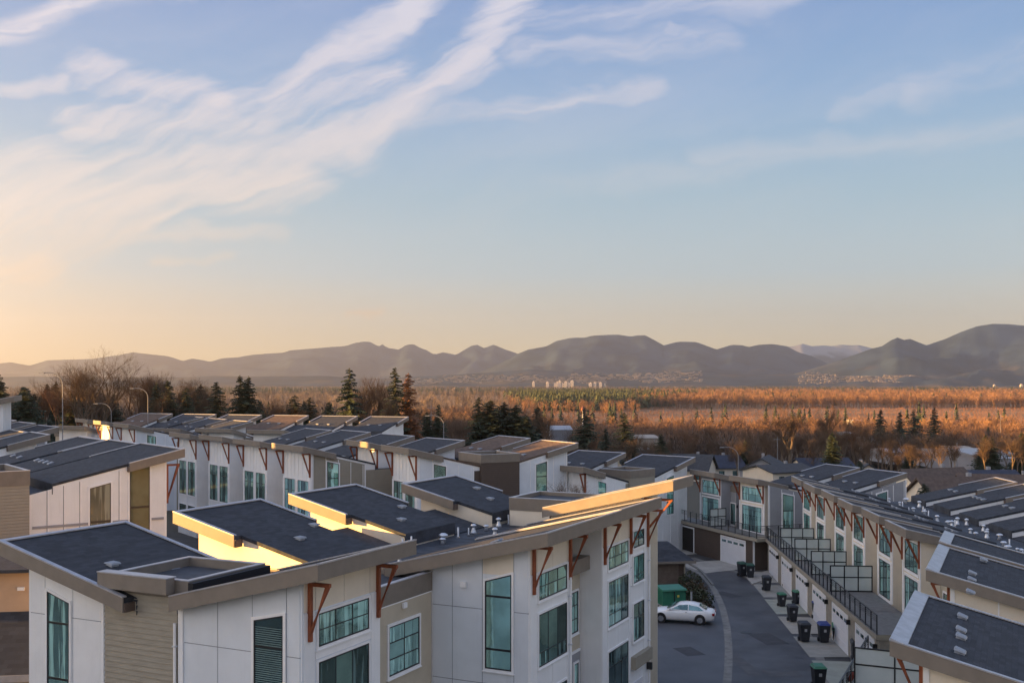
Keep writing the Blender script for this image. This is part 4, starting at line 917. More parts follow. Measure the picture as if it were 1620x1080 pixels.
# ---- shed with hipped dark roof, hedge, transformer
def small_shed():
    p = at(1084, 926); T = thing('waste_shed', 'small brown waste shed with a dark hipped roof, behind the green cabinet', 'shed', (p.x, p.y, 0), math.radians(8))
    m = MB(); m.box(-5.4, 0, -.2, 0, 4.2, 2.2); m.build('wall', M_BSIDE, T)
    m = MB(); m.prism([(-6.0, -.55, 2.15), (.75, -.55, 2.15), (.75, 4.8, 2.15), (-6.0, 4.8, 2.15)], [(-5.0, 1.9, 3.5), (-.9, 1.9, 3.5), (-.9, 2.4, 3.5), (-5.0, 2.4, 3.5)]); m.build('roof', M_SHING, T)
    m = MB(); m.box(-6.02, -.6, 2.0, .78, -.56, 2.2); m.box(.76, -.56, 2.0, .8, 4.8, 2.2); m.build('gutter', M_FASC, T)
    for x in (-4.6, -2.4): 
        m = MB(); m.box(x, -.04, 0, x + 1.8, -.002, 1.95); m.build('door', mat('shed_door', (.14, .11, .09), .7), T)
    m = MB(); m.box(-.12, -.06, 0, .0, .0, 2.0); m.build('corner_board', M_TAUPE, T)
small_shed()
def transformer():
    p = at(1062, 957); T = thing('transformer_cabinet', 'green metal transformer cabinet behind the white car', 'transformer', (p.x, p.y, 0), math.radians(14))
    G = mat('green_paint', (.028, .17, .105), .45, .1, 2.0); 
    m = MB(); m.box(-1.1, -.8, 0, 1.1, .9, .12); m.build('base', M_CONC, T)
    m = MB(); m.prism([(-.95, -.65, .121), (.95, -.65, .121), (.95, .75, .121), (-.95, .75, .121)], [(-.95, -.55, 1.25), (.95, -.55, 1.25), (.95, .75, 1.25), (-.95, .75, 1.25)]); m.build('body', G, T)
    m = MB(); m.prism([(-1.02, -.75, 1.252), (1.02, -.75, 1.252), (1.02, .85, 1.252), (-1.02, .85, 1.252)], [(-1.0, -.7, 1.36), (1.0, -.7, 1.36), (.95, .8, 1.5), (-.95, .8, 1.5)]); m.build('lid', G, T)
    m = MB(); m.box(-.02, -.69, .2, .02, -.56, 1.2); m.build('door_seam', M_BLACK, T)
    m = MB(); m.box(.25, -.665, .75, .4, -.59, .9); m.build('warning_label', mat('label_yellow', (.7, .6, .1), .5), T)
    for x in (-1.35, 1.5):
        b = thing('bollard', 'grey steel bollard standing %s the green cabinet' % ('left of' if x < 0 else 'right of'), 'bollard', (p.x + x, p.y - .4, 0), group='bollards by the cabinet'); 
        m = MB(); m.cyl((0, 0, -.1), (0, 0, 1.15), .08, .08, 10); m.build('post', M_GALV, b)
        m = MB(); m.cyl((0, 0, 1.15), (0, 0, 1.2), .085, .03, 10); m.build('cap', M_BLACK, b)
transformer()
LEAF = mat('hedge_leaf', (.035, .045, .022), .6, .5, 3.0)
LEAFB = mat('hedge_leaf_brown', (.07, .05, .03), .7, .4, 3.0)
def shrub(x, y, r, h, label, m=None, group='shrubs beside the parking lane', n=420):
    T = thing('shrub', label, 'shrub', (x, y, 0), random.uniform(0, 6), group)
    k = MB()
    for _ in range(n):
        a = random.uniform(0, 6.28); q = r * random.random() ** .5; z = h * (0.1 + .9 * random.random()) * (1 - .45 * (q / r) ** 2)
        c = Vector((q * math.cos(a), q * math.sin(a), z)); u_ = Vector([random.gauss(0, 1) for _ in range(3)]).normalized() * .11; w_ = u_.orthogonal().normalized() * .06
        k.add([tuple(c - u_), tuple(c + w_), tuple(c + u_), tuple(c - w_)], [(0, 1, 2, 3)])
    k.build('foliage', m or LEAF, T)
    k = MB()
    for _ in range(7):
        a = random.uniform(0, 6.28); k.cyl((0, 0, -.05), (r * .7 * math.cos(a), r * .7 * math.sin(a), h * .8), .02, .008, 4)
    k.build('stems', LEAFB, T)
for i, (px, py, r, h, lb, mm) in enumerate(((1092, 930, 1.0, 1.5, 'dark green shrub at the corner of the waste shed', LEAF), (1100, 940, 1.0, 1.3, 'low brown shrub by the road gutter', LEAFB), (1108, 955, 1.1, 1.2, 'dark shrub just behind the car boot', LEAF),
     (1112, 968, .9, .9, 'smallest brown shrub at the tip of the planting bed', LEAFB), (1036, 950, 1.3, 1.5, 'dark green shrub left of the green cabinet', LEAF), (1096, 950, .9, 1.4, 'dark green shrub right of the green cabinet', LEAF))):
    p = at(px, py); shrub(p.x, p.y, r, h, lb, mm)
sheet('planting_bed', g2([(1040, 930), (1086, 920), (1112, 925), (1124, 960), (1120, 978), (1085, 970), (1030, 966)]), 0.03, mat('bark_soil', (.045, .04, .028), .95, .3, 4.0, bump=.5, bscale=20))

# ---- white sedan
def car():
    fr = Vector((-.965, .262)); p = at(1092, 988); T = thing('parked_car', 'white sedan parked side-on beside the green cabinet', 'car', (p.x + .9, p.y + .75, 0.02), math.atan2(fr.y, fr.x))
    PW = mat('car_white', (.84, .86, .88), .22, .02, 1.0, spec=.6); GL = M_GLASSD; CH = mat('chrome', (.6, .62, .65), .2, .05, 3, metallic=.9); TY = mat('tyre', (.02, .02, .022), .85); RL = mat('tail_red', (.25, .01, .01), .3, .1, 5)
    # x forward; origin about the rear axle
    st = [(-1.02, .66, .55, .62), (-.98, .74, .36, .86), (-.75, .83, .26, .98), (-.2, .88, .22, 1.02), (.5, .90, .22, 1.0), (1.6, .90, .22, .97), (2.5, .90, .22, .94), (2.9, .89, .24, .90), (3.35, .86, .26, .83), (3.65, .76, .32, .72), (3.76, .6, .42, .6)]
    v = []; f = []
    for x, w_, zb, zt in st:
        h = zt - zb
        sec = [(0, zb), (w_ * .85, zb), (w_ * .97, zb + h * .18), (w_, zb + h * .5), (w_ * .985, zb + h * .76), (w_ * .90, zb + h * .94), (w_ * .6, zt), (0, zt + .015)]
        full = [(-a, b_) for a, b_ in sec[::-1]][:-1] + sec
        full = full[1:] if False else full
        v += [(x, a, b_) for a, b_ in full]
    n = len(v) // len(st)
    for j in range(len(st) - 1):
        for i in range(n): f.append((j * n + i, j * n + (i + 1) % n, (j + 1) * n + (i + 1) % n, (j + 1) * n + i))
    f += [tuple(range(n)), tuple(range(len(v) - 1, len(v) - n - 1, -1))]
    k = MB(); k.add(v, f); bo = k.build('body', PW, T, smooth=True)
    # cabin
    cs = [(-.50, .64, .99), (.12, .60, 1.33), (.50, .59, 1.41), (1.1, .59, 1.43), (1.5, .60, 1.38), (2.4, .66, .965)]
    v = []; f = []
    for x, w_, z in cs: v += [(x, -.80, .955), (x, -w_, z - .04), (x, -w_ * .8, z), (x, w_ * .8, z), (x, w_, z - .04), (x, .80, .955)]
    for j in range(len(cs) - 1):
        for i in range(5): f.append((j * 6 + i, j * 6 + i + 1, (j + 1) * 6 + i + 1, (j + 1) * 6 + i))
    k = MB(); k.add(v, f); k.build('roof', PW, T, smooth=True)
    for sgn in (-1, 1):
        for xs in ([(-.28, 1.0), (.12, 1.26), (.80, 1.36), (.80, 1.0)], [(.87, 1.0), (.87, 1.36), (1.48, 1.32), (2.08, 1.02)]):
            k = MB(); pts = []
            for x, z in xs: tt = (z - .955) / .43; pts.append((x, sgn * (.815 - .2 * tt), z))
            k.add(pts, [tuple(range(len(pts)))]); k.build('side_window', GL, T)
    k = MB(); k.add([(2.36, -.60, 1.0), (2.36, .60, 1.0), (1.66, .52, 1.37), (1.66, -.52, 1.37)], [(0, 1, 2, 3)]); k.fn = None; k.v = [(x + .05, y, z + .03) for x, y, z in k.v]; k.build('windscreen', GL, T)
    k = MB(); k.add([(-.42, -.54, 1.04), (-.42, .54, 1.04), (.10, .50, 1.33), (.10, -.50, 1.33)], [(0, 1, 2, 3)]); k.v = [(x - .03, y, z + .02) for x, y, z in k.v]; k.build('rear_window', GL, T)
    wm = MB(); wm.cyl((0, -.11, 0), (0, .11, 0), .33, .33, 20); tm = wm.mesh('tyre', TY, False)
    rm = MB(); rm.cyl((0, -.12, 0), (0, .12, 0), .21, .21, 14)
    for q in range(5): a = q * 1.2566; rm.box(.03, -.125, -.02, .2, .125, .02); rm.v[-8:] = [(x * math.cos(a) - z * math.sin(a), y, x * math.sin(a) + z * math.cos(a)) for x, y, z in rm.v[-8:]]
    rme = rm.mesh('rim', CH, False)
    am = MB(); am.cyl((0, -.02, 0), (0, .02, 0), .385, .385, 20); ame = am.mesh('wheel_arch', M_BLACK)
    for x in (0, 2.8):
        for y in (-.80, .80): 
            w_ = link('wheel', tm, T, (x, y, .33)); link('rim', rme, w_); link('wheel_arch', ame, T, (x, y * 1.105, .37), label=None)
    for y in (-.62, .62):
        k = MB(); k.box(-1.03, y - .17, .68, -.86, y + .19 * (1 if y > 0 else .9), .84); k.build('tail_light', RL, T)
        k = MB(); k.box(3.42, y - .15, .58, 3.66, y + .12, .72); k.build('headlight', CH, T)
        k = MB(); k.box(2.05, y * 1.42 - .06, .98, 2.2, y * 1.42 + .08, 1.1); k.build('mirror', PW, T)
        k = MB(); k.box(.9, y * 1.462 - .01, .86, 1.05, y * 1.462 + .01, .89); k.build('door_handle', CH, T)
    k = MB(); k.box(-1.045, -.26, .62, -1.0, .26, .74); k.build('number_plate', M_TRIM, T)
    k = MB(); k.box(3.70, -.4, .46, 3.775, .4, .58); k.build('grille', M_BLACK, T)
car()

# ---- wheelie bins
def bin_meshes(s):
    w, d, h = .30 * s, .36 * s, 1.0 * s
    k = MB(); k.prism([(-w * .72, -d * .6, .06), (w * .72, -d * .6, .06), (w * .72, d * .72, .06), (-w * .72, d * .72, .06)], [(-w, -d, h), (w, -d, h), (w, d, h), (-w, d, h)]); body = k.mesh('body', BIN)
    k = MB(); k.prism([(-w * 1.08, -d * 1.12, 0), (w * 1.08, -d * 1.12, 0), (w * 1.08, d * 1.1, 0), (-w * 1.08, d * 1.1, 0)], [(-w * .8, -d * .8, .09 * s), (w * .8, -d * .8, .09 * s), (w * .8, d * .8, .12 * s), (-w * .8, d * .8, .12 * s)])
    k.beam((-w * .8, d * 1.15, .0), (w * .8, d * 1.15, .0), .05, .05); lid = k
    k2 = MB(); k2.cyl((-w * .95, d * .75, .12 * s), (-w * .6, d * .75, .12 * s), .12 * s, .12 * s, 12); k3 = MB(); k3.cyl((w * .6, d * .75, .12 * s), (w * .95, d * .75, .12 * s), .12 * s, .12 * s, 12)
    return body, lid, (k2.mesh('wheel', M_BLACK), k3.mesh('wheel', M_BLACK)), h
BIN = mat('bin_black', (.022, .026, .034), .5, .1, 4)
LIDS = {'black': BIN, 'blue': mat('lid_blue', (.025, .05, .22), .45, .1, 4), 'green': mat('lid_green', (.03, .16, .09), .45, .1, 4), 'dark green': mat('lid_dark_green', (.015, .07, .05), .5, .1, 4)}
STK = mat('bin_sticker', (.35, .36, .38), .6, .1, 4)
def wheelie(px, py, s, col, rz, label, tilt=0, lift=0, g='wheelie bins along the garage row'):
    p = at(px, py); T = thing('wheelie_bin', label, 'bin', (p.x, p.y + .25, 0.02), rz, g); b_, lid, wh, h = bin_meshes(s); T.rotation_euler = (tilt, 0, rz)
    link('body', b_, T); lo = link('lid', lid.mesh('lid', LIDS[col]), T, (0, 0, h + .004), (lift, 0, 0)); link('wheel', wh[0], T); link('wheel', wh[1], T)
    k = MB(); k.add([(-.07 * s, -.332 * s, .62 * s), (.07 * s, -.332 * s, .62 * s), (.07 * s, -.345 * s, .78 * s), (-.07 * s, -.345 * s, .78 * s)], [(0, 1, 2, 3)]); k.build('sticker', STK, T)
for a in ((1175, 912, 1.15, 'dark green', .2, 'large dark green lidded bin, left of the pair before the brown side wall'), (1188, 915, 1.15, 'dark green', -.1, 'large dark green lidded bin, right of the pair before the brown side wall'),
          (1214, 935, 1.12, 'black', .0, 'black bin standing alone at the mouth of the first driveway'), (1248, 930, 1.12, 'black', .4, 'leaning black bin against the first white garage door', .12),
          (1238, 960, .95, 'green', .1, 'small bin with dull green lid at the green tinted driveway edge'), (1262, 956, .95, 'green', .2, 'small green lidded bin beside the white bag'),
          (1255, 984, 1.1, 'black', .05, 'black bin at the kerb below the small green lidded pair'), (1296, 981, 1.2, 'blue', .15, 'bin with bright blue lid tipped against a garage pillar', .08),
          (1274, 1016, 1.2, 'black', .0, 'black bin on the gutter left of the blue lidded one'), (1305, 1017, 1.2, 'blue', -.05, 'upright blue lidded bin next to an open green lidded one'),
          (1325, 1014, .95, 'green', -.3, 'small bin with its green lid hanging open', .1, .5), (1358, 1047, 1.2, 'black', -.15, 'black bin in front of the last full garage door'),
          (1297, 1090, 1.2, 'green', .0, 'bin with teal green lid at the bottom edge of the picture')): wheelie(*a)
for i, px in enumerate((1213, 1227)):
    wheelie(px, 893, 1.1, 'black', 0, 'black bin against the brown wall under the square window, %s one' % ('left' if i == 0 else 'right'), g='bins against the brown wall')
# white rubbish bag
p = at(1274, 953); T = thing('rubbish_bag', 'white plastic rubbish bag slumped between two bins', 'bag', (p.x, p.y, 0.02))
k = MB(); k.lathe([(.05, 0), (.34, .03), (.42, .16), (.33, .32), (.12, .40), (.05, .44)], 14); k.v = [(x * (1.25 + .15 * math.sin(5 * z * 9)), y * (1 + .2 * math.sin(x * 19)), z) for x, y, z in k.v]; k.build('bag_body', M_TRIM, T, smooth=True)
k = MB(); k.cyl((0, 0, .43), (.05, 0, .55), .03, .09, 8); k.build('knot', M_TRIM, T)
# manhole covers and oil marks
for px, py in ((1245, 906), (1180, 1000)):
    p = at(px, py); k = MB(); k.cyl((0, 0, 0), (0, 0, .012), .38, .38, 20); o = k.build('manhole_cover', M_BLACK); o.location = (p.x, p.y, .012); o['label'] = 'round iron manhole cover %s' % ('by the footpath' if py < 950 else 'in the road'); o['category'] = 'manhole cover'
# little saw-horse shape in red at the bottom of the drive
p = at(1347, 1078); T = thing('garden_hose_reel', 'small rust red reel with a thin wand standing on the driveway', 'hose reel', (p.x, p.y, .02), .3)
k = MB(); k.cyl((-.15, 0, .3), (.15, 0, .3), .28, .28, 14); k.build('drum', mat('rust_red', (.16, .03, .02), .6), T)
k = MB(); k.beam((-.2, 0, 0), (-.2, 0, .6), .04, .04); k.beam((.2, 0, 0), (.2, 0, .6), .04, .04); k.beam((-.2, 0, .6), (.2, 0, .6), .04, .04); k.build('stand', M_BLACK, T)
k = MB(); k.cyl((0, 0, .3), (.02, .1, 2.2), .015, .01, 6); k.build('wand', M_GALV, T)

# ---- low building at the lower left
T = thing('annexe', 'low peach stucco annexe with a dark lean-to roof, in the bottom left corner', 'annexe', (-27, 47.5, 0), math.radians(8))
k = MB(); k.box(-5, 0, 0, 7, 3.4, 8.9); k.build('wall', mat('peach_stucco', (.50, .36, .25), .85, .06, 1.0), T)
k = MB(); k.prism([(-5.4, -.5, 8.95), (7.3, -.5, 8.95), (7.3, 3.8, 9.3), (-5.4, 3.8, 9.3)], [(-5.4, -.5, 9.1), (7.3, -.5, 9.1), (7.3, 3.8, 9.45), (-5.4, 3.8, 9.45)]); k.build('roof', M_SHING, T)
k = MB(); k.prism([(-5.4, -3.0, 4.9), (7.3, -3.0, 4.9), (7.3, -.01, 7.0), (-5.4, -.01, 7.0)], [(-5.4, -3.0, 5.05), (7.3, -3.0, 5.05), (7.3, -.01, 7.15), (-5.4, -.01, 7.15)]); k.build('lower_roof', M_SHING, T)
k = MB(); k.box(-5.4, -3.08, 4.8, 7.3, -3.01, 5.08); k.build('gutter', M_FLASH, T)
k = MB(); k.box(-5, -2.6, 0, 7, -.01, 4.85); k.build('lower_wall', M_TAUPE, T)
k = MB(); k.box(4.9, -.12, 8.1, 5.2, -.01, 8.25); k.build('wall_lamp', M_TRIM, T)

# ---- davit street lamps
M_LAMPG = mat('lamp_grey', (.24, .25, .27), .6)
def street_lamp(px, ytop, Y, label, zg=0.0, arm=-1.0, h=None):
    q = atY(px, ytop, Y); H_ = q.z - zg; T = thing('street_lamp', label, 'street lamp', (q.x, Y, zg), 0, 'curved arm street lamps')
    k = MB(); k.cyl((0, 0, 0), (0, 0, H_ - 1.6), .075, .05, 8); k.build('pole', M_LAMPG, T)
    k = MB(); pts = [(arm * (1 - math.cos(a)) * 1.6, 0, H_ - 1.6 + math.sin(a) * 1.5) for a in [i * math.pi / 2 / 7 for i in range(8)]] + [(arm * 2.3, 0, H_ - .1)]
    for a, b_ in zip(pts[:-1], pts[1:]): k.cyl(a, b_, .05, .045, 6)
    k.build('arm', M_LAMPG, T)
    k = MB(); k.prism([(arm * 2.2, -.13, H_ - .2), (arm * 2.9, -.1, H_ - .18), (arm * 2.9, .1, H_ - .18), (arm * 2.2, .13, H_ - .2)], [(arm * 2.2, -.1, H_ - .06), (arm * 2.85, -.07, H_ - .1), (arm * 2.85, .07, H_ - .1), (arm * 2.2, .1, H_ - .06)]); k.build('lamp_head', M_LAMPG, T)
street_lamp(99, 588, 130, 'tallest curved street lamp, far left against the trees')
street_lamp(176, 637, 175, 'short curved street lamp behind the far left roofs')
street_lamp(234, 613, 170, 'curved street lamp between the left bare trees')
street_lamp(702, 656, 165, 'curved street lamp right of the back row white gable')
street_lamp(1168, 706, 165, 'curved street lamp over the roofs of the brown balcony houses', -1)

# repair patches, cracks and a drain in the lane
for i, (px, py, w_, l_, a_) in enumerate(((1215, 1010, 1.6, 3.2, .2), (1175, 1050, .9, 5.0, .1), (1150, 940, 1.2, 2.6, .5), (1240, 1065, 2.0, 1.2, 0), (1090, 1030, 1.3, 2.2, .3))):
    p = at(px, py); c, s_ = math.cos(a_), math.sin(a_); sheet('asphalt_patch', [(p.x + x * c - y * s_, p.y + x * s_ + y * c) for x, y in ((-w_ / 2, -l_ / 2), (w_ / 2, -l_ / 2), (w_ / 2, l_ / 2), (-w_ / 2, l_ / 2))], .012, mat('patch_%d' % (i % 2), ((.045, .046, .052), (.085, .086, .092))[i % 2], .7, .2, 1.5))
CR = mat('crack_seal', (.016, .017, .02), .4, .1)
for i in range(7):
    px, py = random.uniform(1060, 1270), random.uniform(960, 1075); p = at(px, py); pts = [(p.x, p.y)]; a_ = random.uniform(0, 6.28)
    for _ in range(9): a_ += random.uniform(-.6, .6); pts.append((pts[-1][0] + .5 * math.cos(a_), pts[-1][1] + .5 * math.sin(a_)))
    pts = [q for q in pts]; ribbon('sealed_crack', pts, .05, .0165, CR)
# ================================================================== mountains
def ridge(name, prof, Y0, depth, m, zbase=-26, seed=0, amp=1.0, front=1.0):
    """prof: skyline (px); the slope runs from the crest at Y0 towards the viewer and falls away behind"""
    prof = sorted(prof); xs = np.arange(prof[0][0], prof[-1][0] + 1, 5.0); ysk = np.interp(xs, [p[0] for p in prof], [p[1] for p in prof])
    rows = 26; back = 6; v = []; f = []; nx = len(xs)
    for j in range(rows + back + 1):
        t = j / rows if j <= rows else 1 - (j - rows) / back * 0.9      # 0 foot, 1 crest, then behind
        for i in range(nx):
            X = (xs[i] - CX) / FPX * Y0; zc = CAMZ - (ysk[i] - HORY) / FPX * Y0
            y = Y0 - depth * (1 - t) if j <= rows else Y0 + depth * .5 * (j - rows) / back
            n1 = noise.fractal(Vector((X / 900 + seed, y / 900, seed)), 0.9, 2.1, 5)
            n2 = noise.ridged_multi_fractal(Vector((X / 1700 + seed, y / 2600, seed * 2)), 0.9, 2.0, 4, 1.0, 2.0)
            env = t ** (1.25 * front); h = zbase + (zc - zbase) * env
            d = (zc - zbase) * 0.26 * amp * (n1 * .7 + (n2 - 1.0) * .8) * math.sin(math.pi * min(t, .98)) ** .8 if j < rows else 0
            if j == rows: d = (n1) * 6 * amp
            h2 = h + d
            if j < rows:  # never above the line of sight to the crest
                lim = CAMZ + (zc - CAMZ) * (y / Y0) * .985
                h2 = min(h2, lim)
            v.append((X * (y / Y0 if j <= rows else 1), y, max(h2, zbase - 5)))
    for j in range(rows + back):
        for i in range(nx - 1): a = j * nx + i; f.append((a, a + 1, a + nx + 1, a + nx))
    me = bpy.data.meshes.new(name); me.from_pydata(v, [], f); me.shade_smooth(); me.materials.append(m)
    return link(name, me, kind='structure')
def mat_mount(name, base, snow=None, low=None):
    m = bpy.data.materials.new(name); m.use_nodes = True; t = NT(m.node_tree); b = t.n['Principled BSDF']; tc = t.new('ShaderNodeTexCoord'); v = tc.outputs['Object']
    sp = t.new('ShaderNodeSeparateXYZ'); t.l.new(v, sp.inputs[0])
    n = t.noise(v, .003, 7, .65)
    c = t.mixc(t.smooth(n, .35, .65), tuple(x * .6 for x in base) + (1,), tuple(x * 1.4 for x in base) + (1,))
    if low: c = t.mixc(t.m('MULTIPLY', t.smooth(t.noise(v, .002, 6, .7), .5, .62), t.m('SUBTRACT', 1.0, t.smooth(sp.outputs[2], 40, 260))), c, low + (1,))
    if snow: c = t.mixc(t.m('MULTIPLY', t.smooth(t.m('ADD', sp.outputs[2], t.m('MULTIPLY', n, 300)), snow, snow + 60), .9), c, (.34, .36, .42, 1))
    t.l.new(c, b.inputs['Base Color']); b.inputs['Roughness'].default_value = 1.0; b.inputs['Specular IOR Level'].default_value = 0
    return m
MT = mat_mount('forest_mountain', (.032, .052, .078), low=(.10, .085, .075)); MTS = mat_mount('snowy_mountain', (.07, .075, .08), snow=560)
left = [(-160, 585), (-80, 579), (0, 575), (17, 573), (47, 578.5), (74, 570), (113.6, 568.6), (150, 567), (173, 563), (190, 561), (210, 557), (237, 560.5), (262, 563), (275, 566), (289, 571), (304, 566.7), (318, 569), (333, 572), (353, 566), (375, 565), (400, 561), (448, 558), (460, 554), (495, 551.5), (522, 549), (548, 547), (562, 542), (576, 540), (586, 540.5), (599, 548), (604.5, 544), (613, 550), (631.5, 553), (641, 546), (653, 544), (664, 550), (675, 554), (687, 561), (701, 557), (722, 561), (744, 547), (755, 545), (766, 550.5), (781, 545), (798, 552.5), (819, 559.6), (850, 572), (920, 590)]
mid = [(700, 604), (760, 588), (800, 570), (820, 559), (835, 553), (864, 548), (879, 539.5), (901.5, 534.6), (926, 534), (936, 531), (958, 529.6), (978, 529), (998, 532), (1008, 530), (1020, 529.6), (1030, 534.6), (1050, 545.7), (1072, 540), (1101.5, 540.7), (1111, 544), (1133.6, 552.6), (1158, 545), (1175.6, 545.7), (1184, 548.6), (1200, 545), (1222, 543.8), (1245, 547), (1262, 556), (1285, 563), (1310, 575), (1360, 592), (1420, 603)]
snowp = [(1190, 560), (1220, 552), (1245, 549), (1257.5, 547.5), (1270, 543.8), (1278, 546), (1285, 547.5), (1302, 546), (1315, 547), (1330, 545), (1345, 546), (1360, 545.8), (1380, 550.8), (1420, 556), (1500, 562)]
rightp = [(1180, 606), (1230, 598), (1290, 582), (1340, 566), (1380, 551), (1395, 547.5), (1410, 537.5), (1420, 533.8), (1430, 537.5), (1440, 536), (1452.5, 541), (1466, 546), (1480, 541), (1495, 536), (1520, 525), (1545, 516), (1570, 512.5), (1595, 513), (1620, 515), (1660, 519), (1720, 530), (1800, 550)]
ridge('mountain_range', left, 15500, 3000, MT, seed=1.3)
ridge('mountain_range', mid, 12000, 2800, MT, seed=4.1)
ridge('mountain_range', snowp, 17000, 2500, MTS, seed=7.7)
MR = ridge('mountain_range', rightp, 9500, 2600, MT, seed=9.2)
# low plateau band and foothills
foot = [(-160, 597), (0, 596), (120, 595), (300, 596.5), (330, 594.5), (420, 595), (520, 594.5), (560, 598), (640, 600), (760, 604), (900, 606)]
ridge('foothills', foot, 8800, 1200, MT, seed=11, amp=.4)
foot2 = [(560, 603), (640, 596), (760, 590), (840, 584), (900, 588), (960, 590), (1040, 588), (1100, 585), (1180, 592), (1260, 592), (1330, 583), (1420, 578), (1500, 576), (1600, 582), (1720, 590), (1800, 592)]
FT = ridge('foothills', foot2, 9000, 1900, MT, seed=15, amp=.5)
# pale housing scattered on the foothills: far too many to count
def hill_town():
    from mathutils.bvhtree import BVHTree
    out = MB(); r = random.Random(3)
    tree = BVHTree.FromPolygons([v.co for v in FT.data.vertices], [p.vertices for p in FT.data.polygons])
    bands = [((900, 1010), (592, 600), 120), ((1000, 1110), (588, 604), 190), ((860, 960), (598, 606), 160), ((1265, 1380), (590, 606), 230), ((1400, 1460), (588, 598), 300), ((1340, 1560), (596, 606), 380), ((700, 860), (594, 604), 200), ((1470, 1530), (584, 590), 160), ((620, 700), (600, 607), 80), ((1560, 1640), (598, 606), 80)]
    for (xa, xb), (ya, yb), n in bands:
        for _ in range(n):
            yy = ya + (yb - ya) * round(r.random() * 5) / 5 + r.gauss(0, .6); x = r.uniform(xa, xb)
            d = Vector(((x - CX) / FPX, 1, -(yy - HORY) / FPX)).normalized(); hit = tree.ray_cast(Vector((0, 0, CAMZ)), d)
            if hit[0] is None: continue
            c = hit[0]; w_ = r.uniform(5, 15); h_ = r.uniform(4, 8); out.box(c.x - w_, c.y - 8, c.z - 6, c.x + w_, c.y + 8, c.z + h_)
    out.build('hillside_houses', mat('pale_houses', (.17, .15, .155), .8, .35, .01), kind='stuff')
hill_town()
# ---- far town towers
twm = mat('tower_concrete', (.80, .70, .60), .7, .1, .02)
for i, (px, w_, top) in enumerate([(844, 4, 604), (866, 4.5, 604.5), (878, 3.5, 607), (881.5, 4, 605), (885.5, 3.5, 602.5), (890, 3, 606.5), (895, 5, 604), (900, 3.5, 605.5), (905, 5, 602.5), (934, 5, 606), (941, 4, 605.5), (950, 4.5, 605.5), (957, 3, 608), (1573, 3, 609), (1616, 4, 608.5)]):
    Y = 6400; X = (px - CX) / FPX * Y; ztop = CAMZ - (top - HORY) / FPX * Y; wm_ = w_ / FPX * Y
    T = thing('tower_block', ['pale tower block in the far town, %s' % s for s in ('alone at the far left', 'second from the left', 'short one beside the tight cluster', 'left of the tallest in the cluster', 'tallest on the left of the cluster', 'thin and low in the cluster middle', 'broad one in the cluster middle', 'thin one before the rightmost of the cluster', 'broadest, right end of the cluster', 'left of the separate trio', 'middle of the separate trio', 'right of the separate trio', 'tiny one right of the trio', 'far right beneath the big mountain', 'at the right picture edge')][i], 'tower', (X, Y, -26), 0, 'tower blocks of the far town')
    k = MB(); k.box(-wm_ / 2, -wm_ / 2, 0, wm_ / 2, wm_ / 2, ztop + 26); k.build('shaft', twm, T)
    k = MB(); k.box(-wm_ / 4, -wm_ / 4, ztop + 26.1, wm_ / 4, wm_ / 4, ztop + 31); k.build('penthouse', twm, T)
    k = MB()
    for q in range(9): k.box(-wm_ / 2 - .3, -wm_ / 2 - .3, 6 + q * (ztop + 20) / 9, wm_ / 2 + .3, wm_ / 2 + .3, 7.2 + q * (ztop + 20) / 9)
    k.build('floor_bands', mat('tower_band', (.3, .3, .32), .5), T, kind='stuff')

# ================================================================== trees
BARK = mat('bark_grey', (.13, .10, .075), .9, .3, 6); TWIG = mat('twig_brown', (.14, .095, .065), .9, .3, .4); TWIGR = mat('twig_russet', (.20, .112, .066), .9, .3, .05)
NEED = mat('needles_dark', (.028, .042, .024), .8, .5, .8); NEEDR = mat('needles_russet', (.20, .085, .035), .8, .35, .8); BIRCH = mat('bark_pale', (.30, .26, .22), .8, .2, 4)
def bare_meshes(seed, h=16, spread=.42, lean=0, twigs=1.0, levels=5, up=.55, nb=3):
    r = random.Random(seed); trunk = MB(); crown = MB()
    def rec(p, d, L, rad, lv):
        q = p + d * L; tgt = trunk if lv <= 1 else crown
        if lv <= 2: tgt.cyl(p, q, rad, rad * .7, 5 if lv else 7, False)
        else:
            s_ = d.orthogonal().normalized() * rad * .95; s2 = d.cross(s_).normalized() * rad * 1.2
            crown.add([tuple(p - s_), tuple(p + s_), tuple(q)], [(0, 1, 2)]); crown.add([tuple(p - s2), tuple(p + s2), tuple(q)], [(0, 1, 2)])
        if lv >= levels: return
        n = nb + (1 if lv >= 2 else 0) + (1 if lv == 1 else 0)
        for i in range(n):
            a = d.orthogonal().normalized(); a.rotate(Matrix.Rotation(r.uniform(0, 6.28), 3, d))
            nd = (d + a * spread * (.62 if lv == 0 else 1.0 if lv < 3 else 1.35) * r.uniform(.6, 1.6) + Vector((0, 0, up * .35))).normalized()
            st = p + d * L * (r.uniform(.45, 1.0) if lv else r.uniform(.75, 1.0))
            rec(st, nd, L * r.uniform(.55, .82), rad * .52, lv + 1)
    rec(Vector((0, 0, 0)), Vector((lean, 0, 1)).normalized(), h * .34, h * .016, 0)
    zmax = max(v[2] for v in crown.v + trunk.v); k = h / zmax
    for m_ in (trunk, crown): m_.v = [(x * k, y * k, z * k) for x, y, z in m_.v]
    return trunk, crown
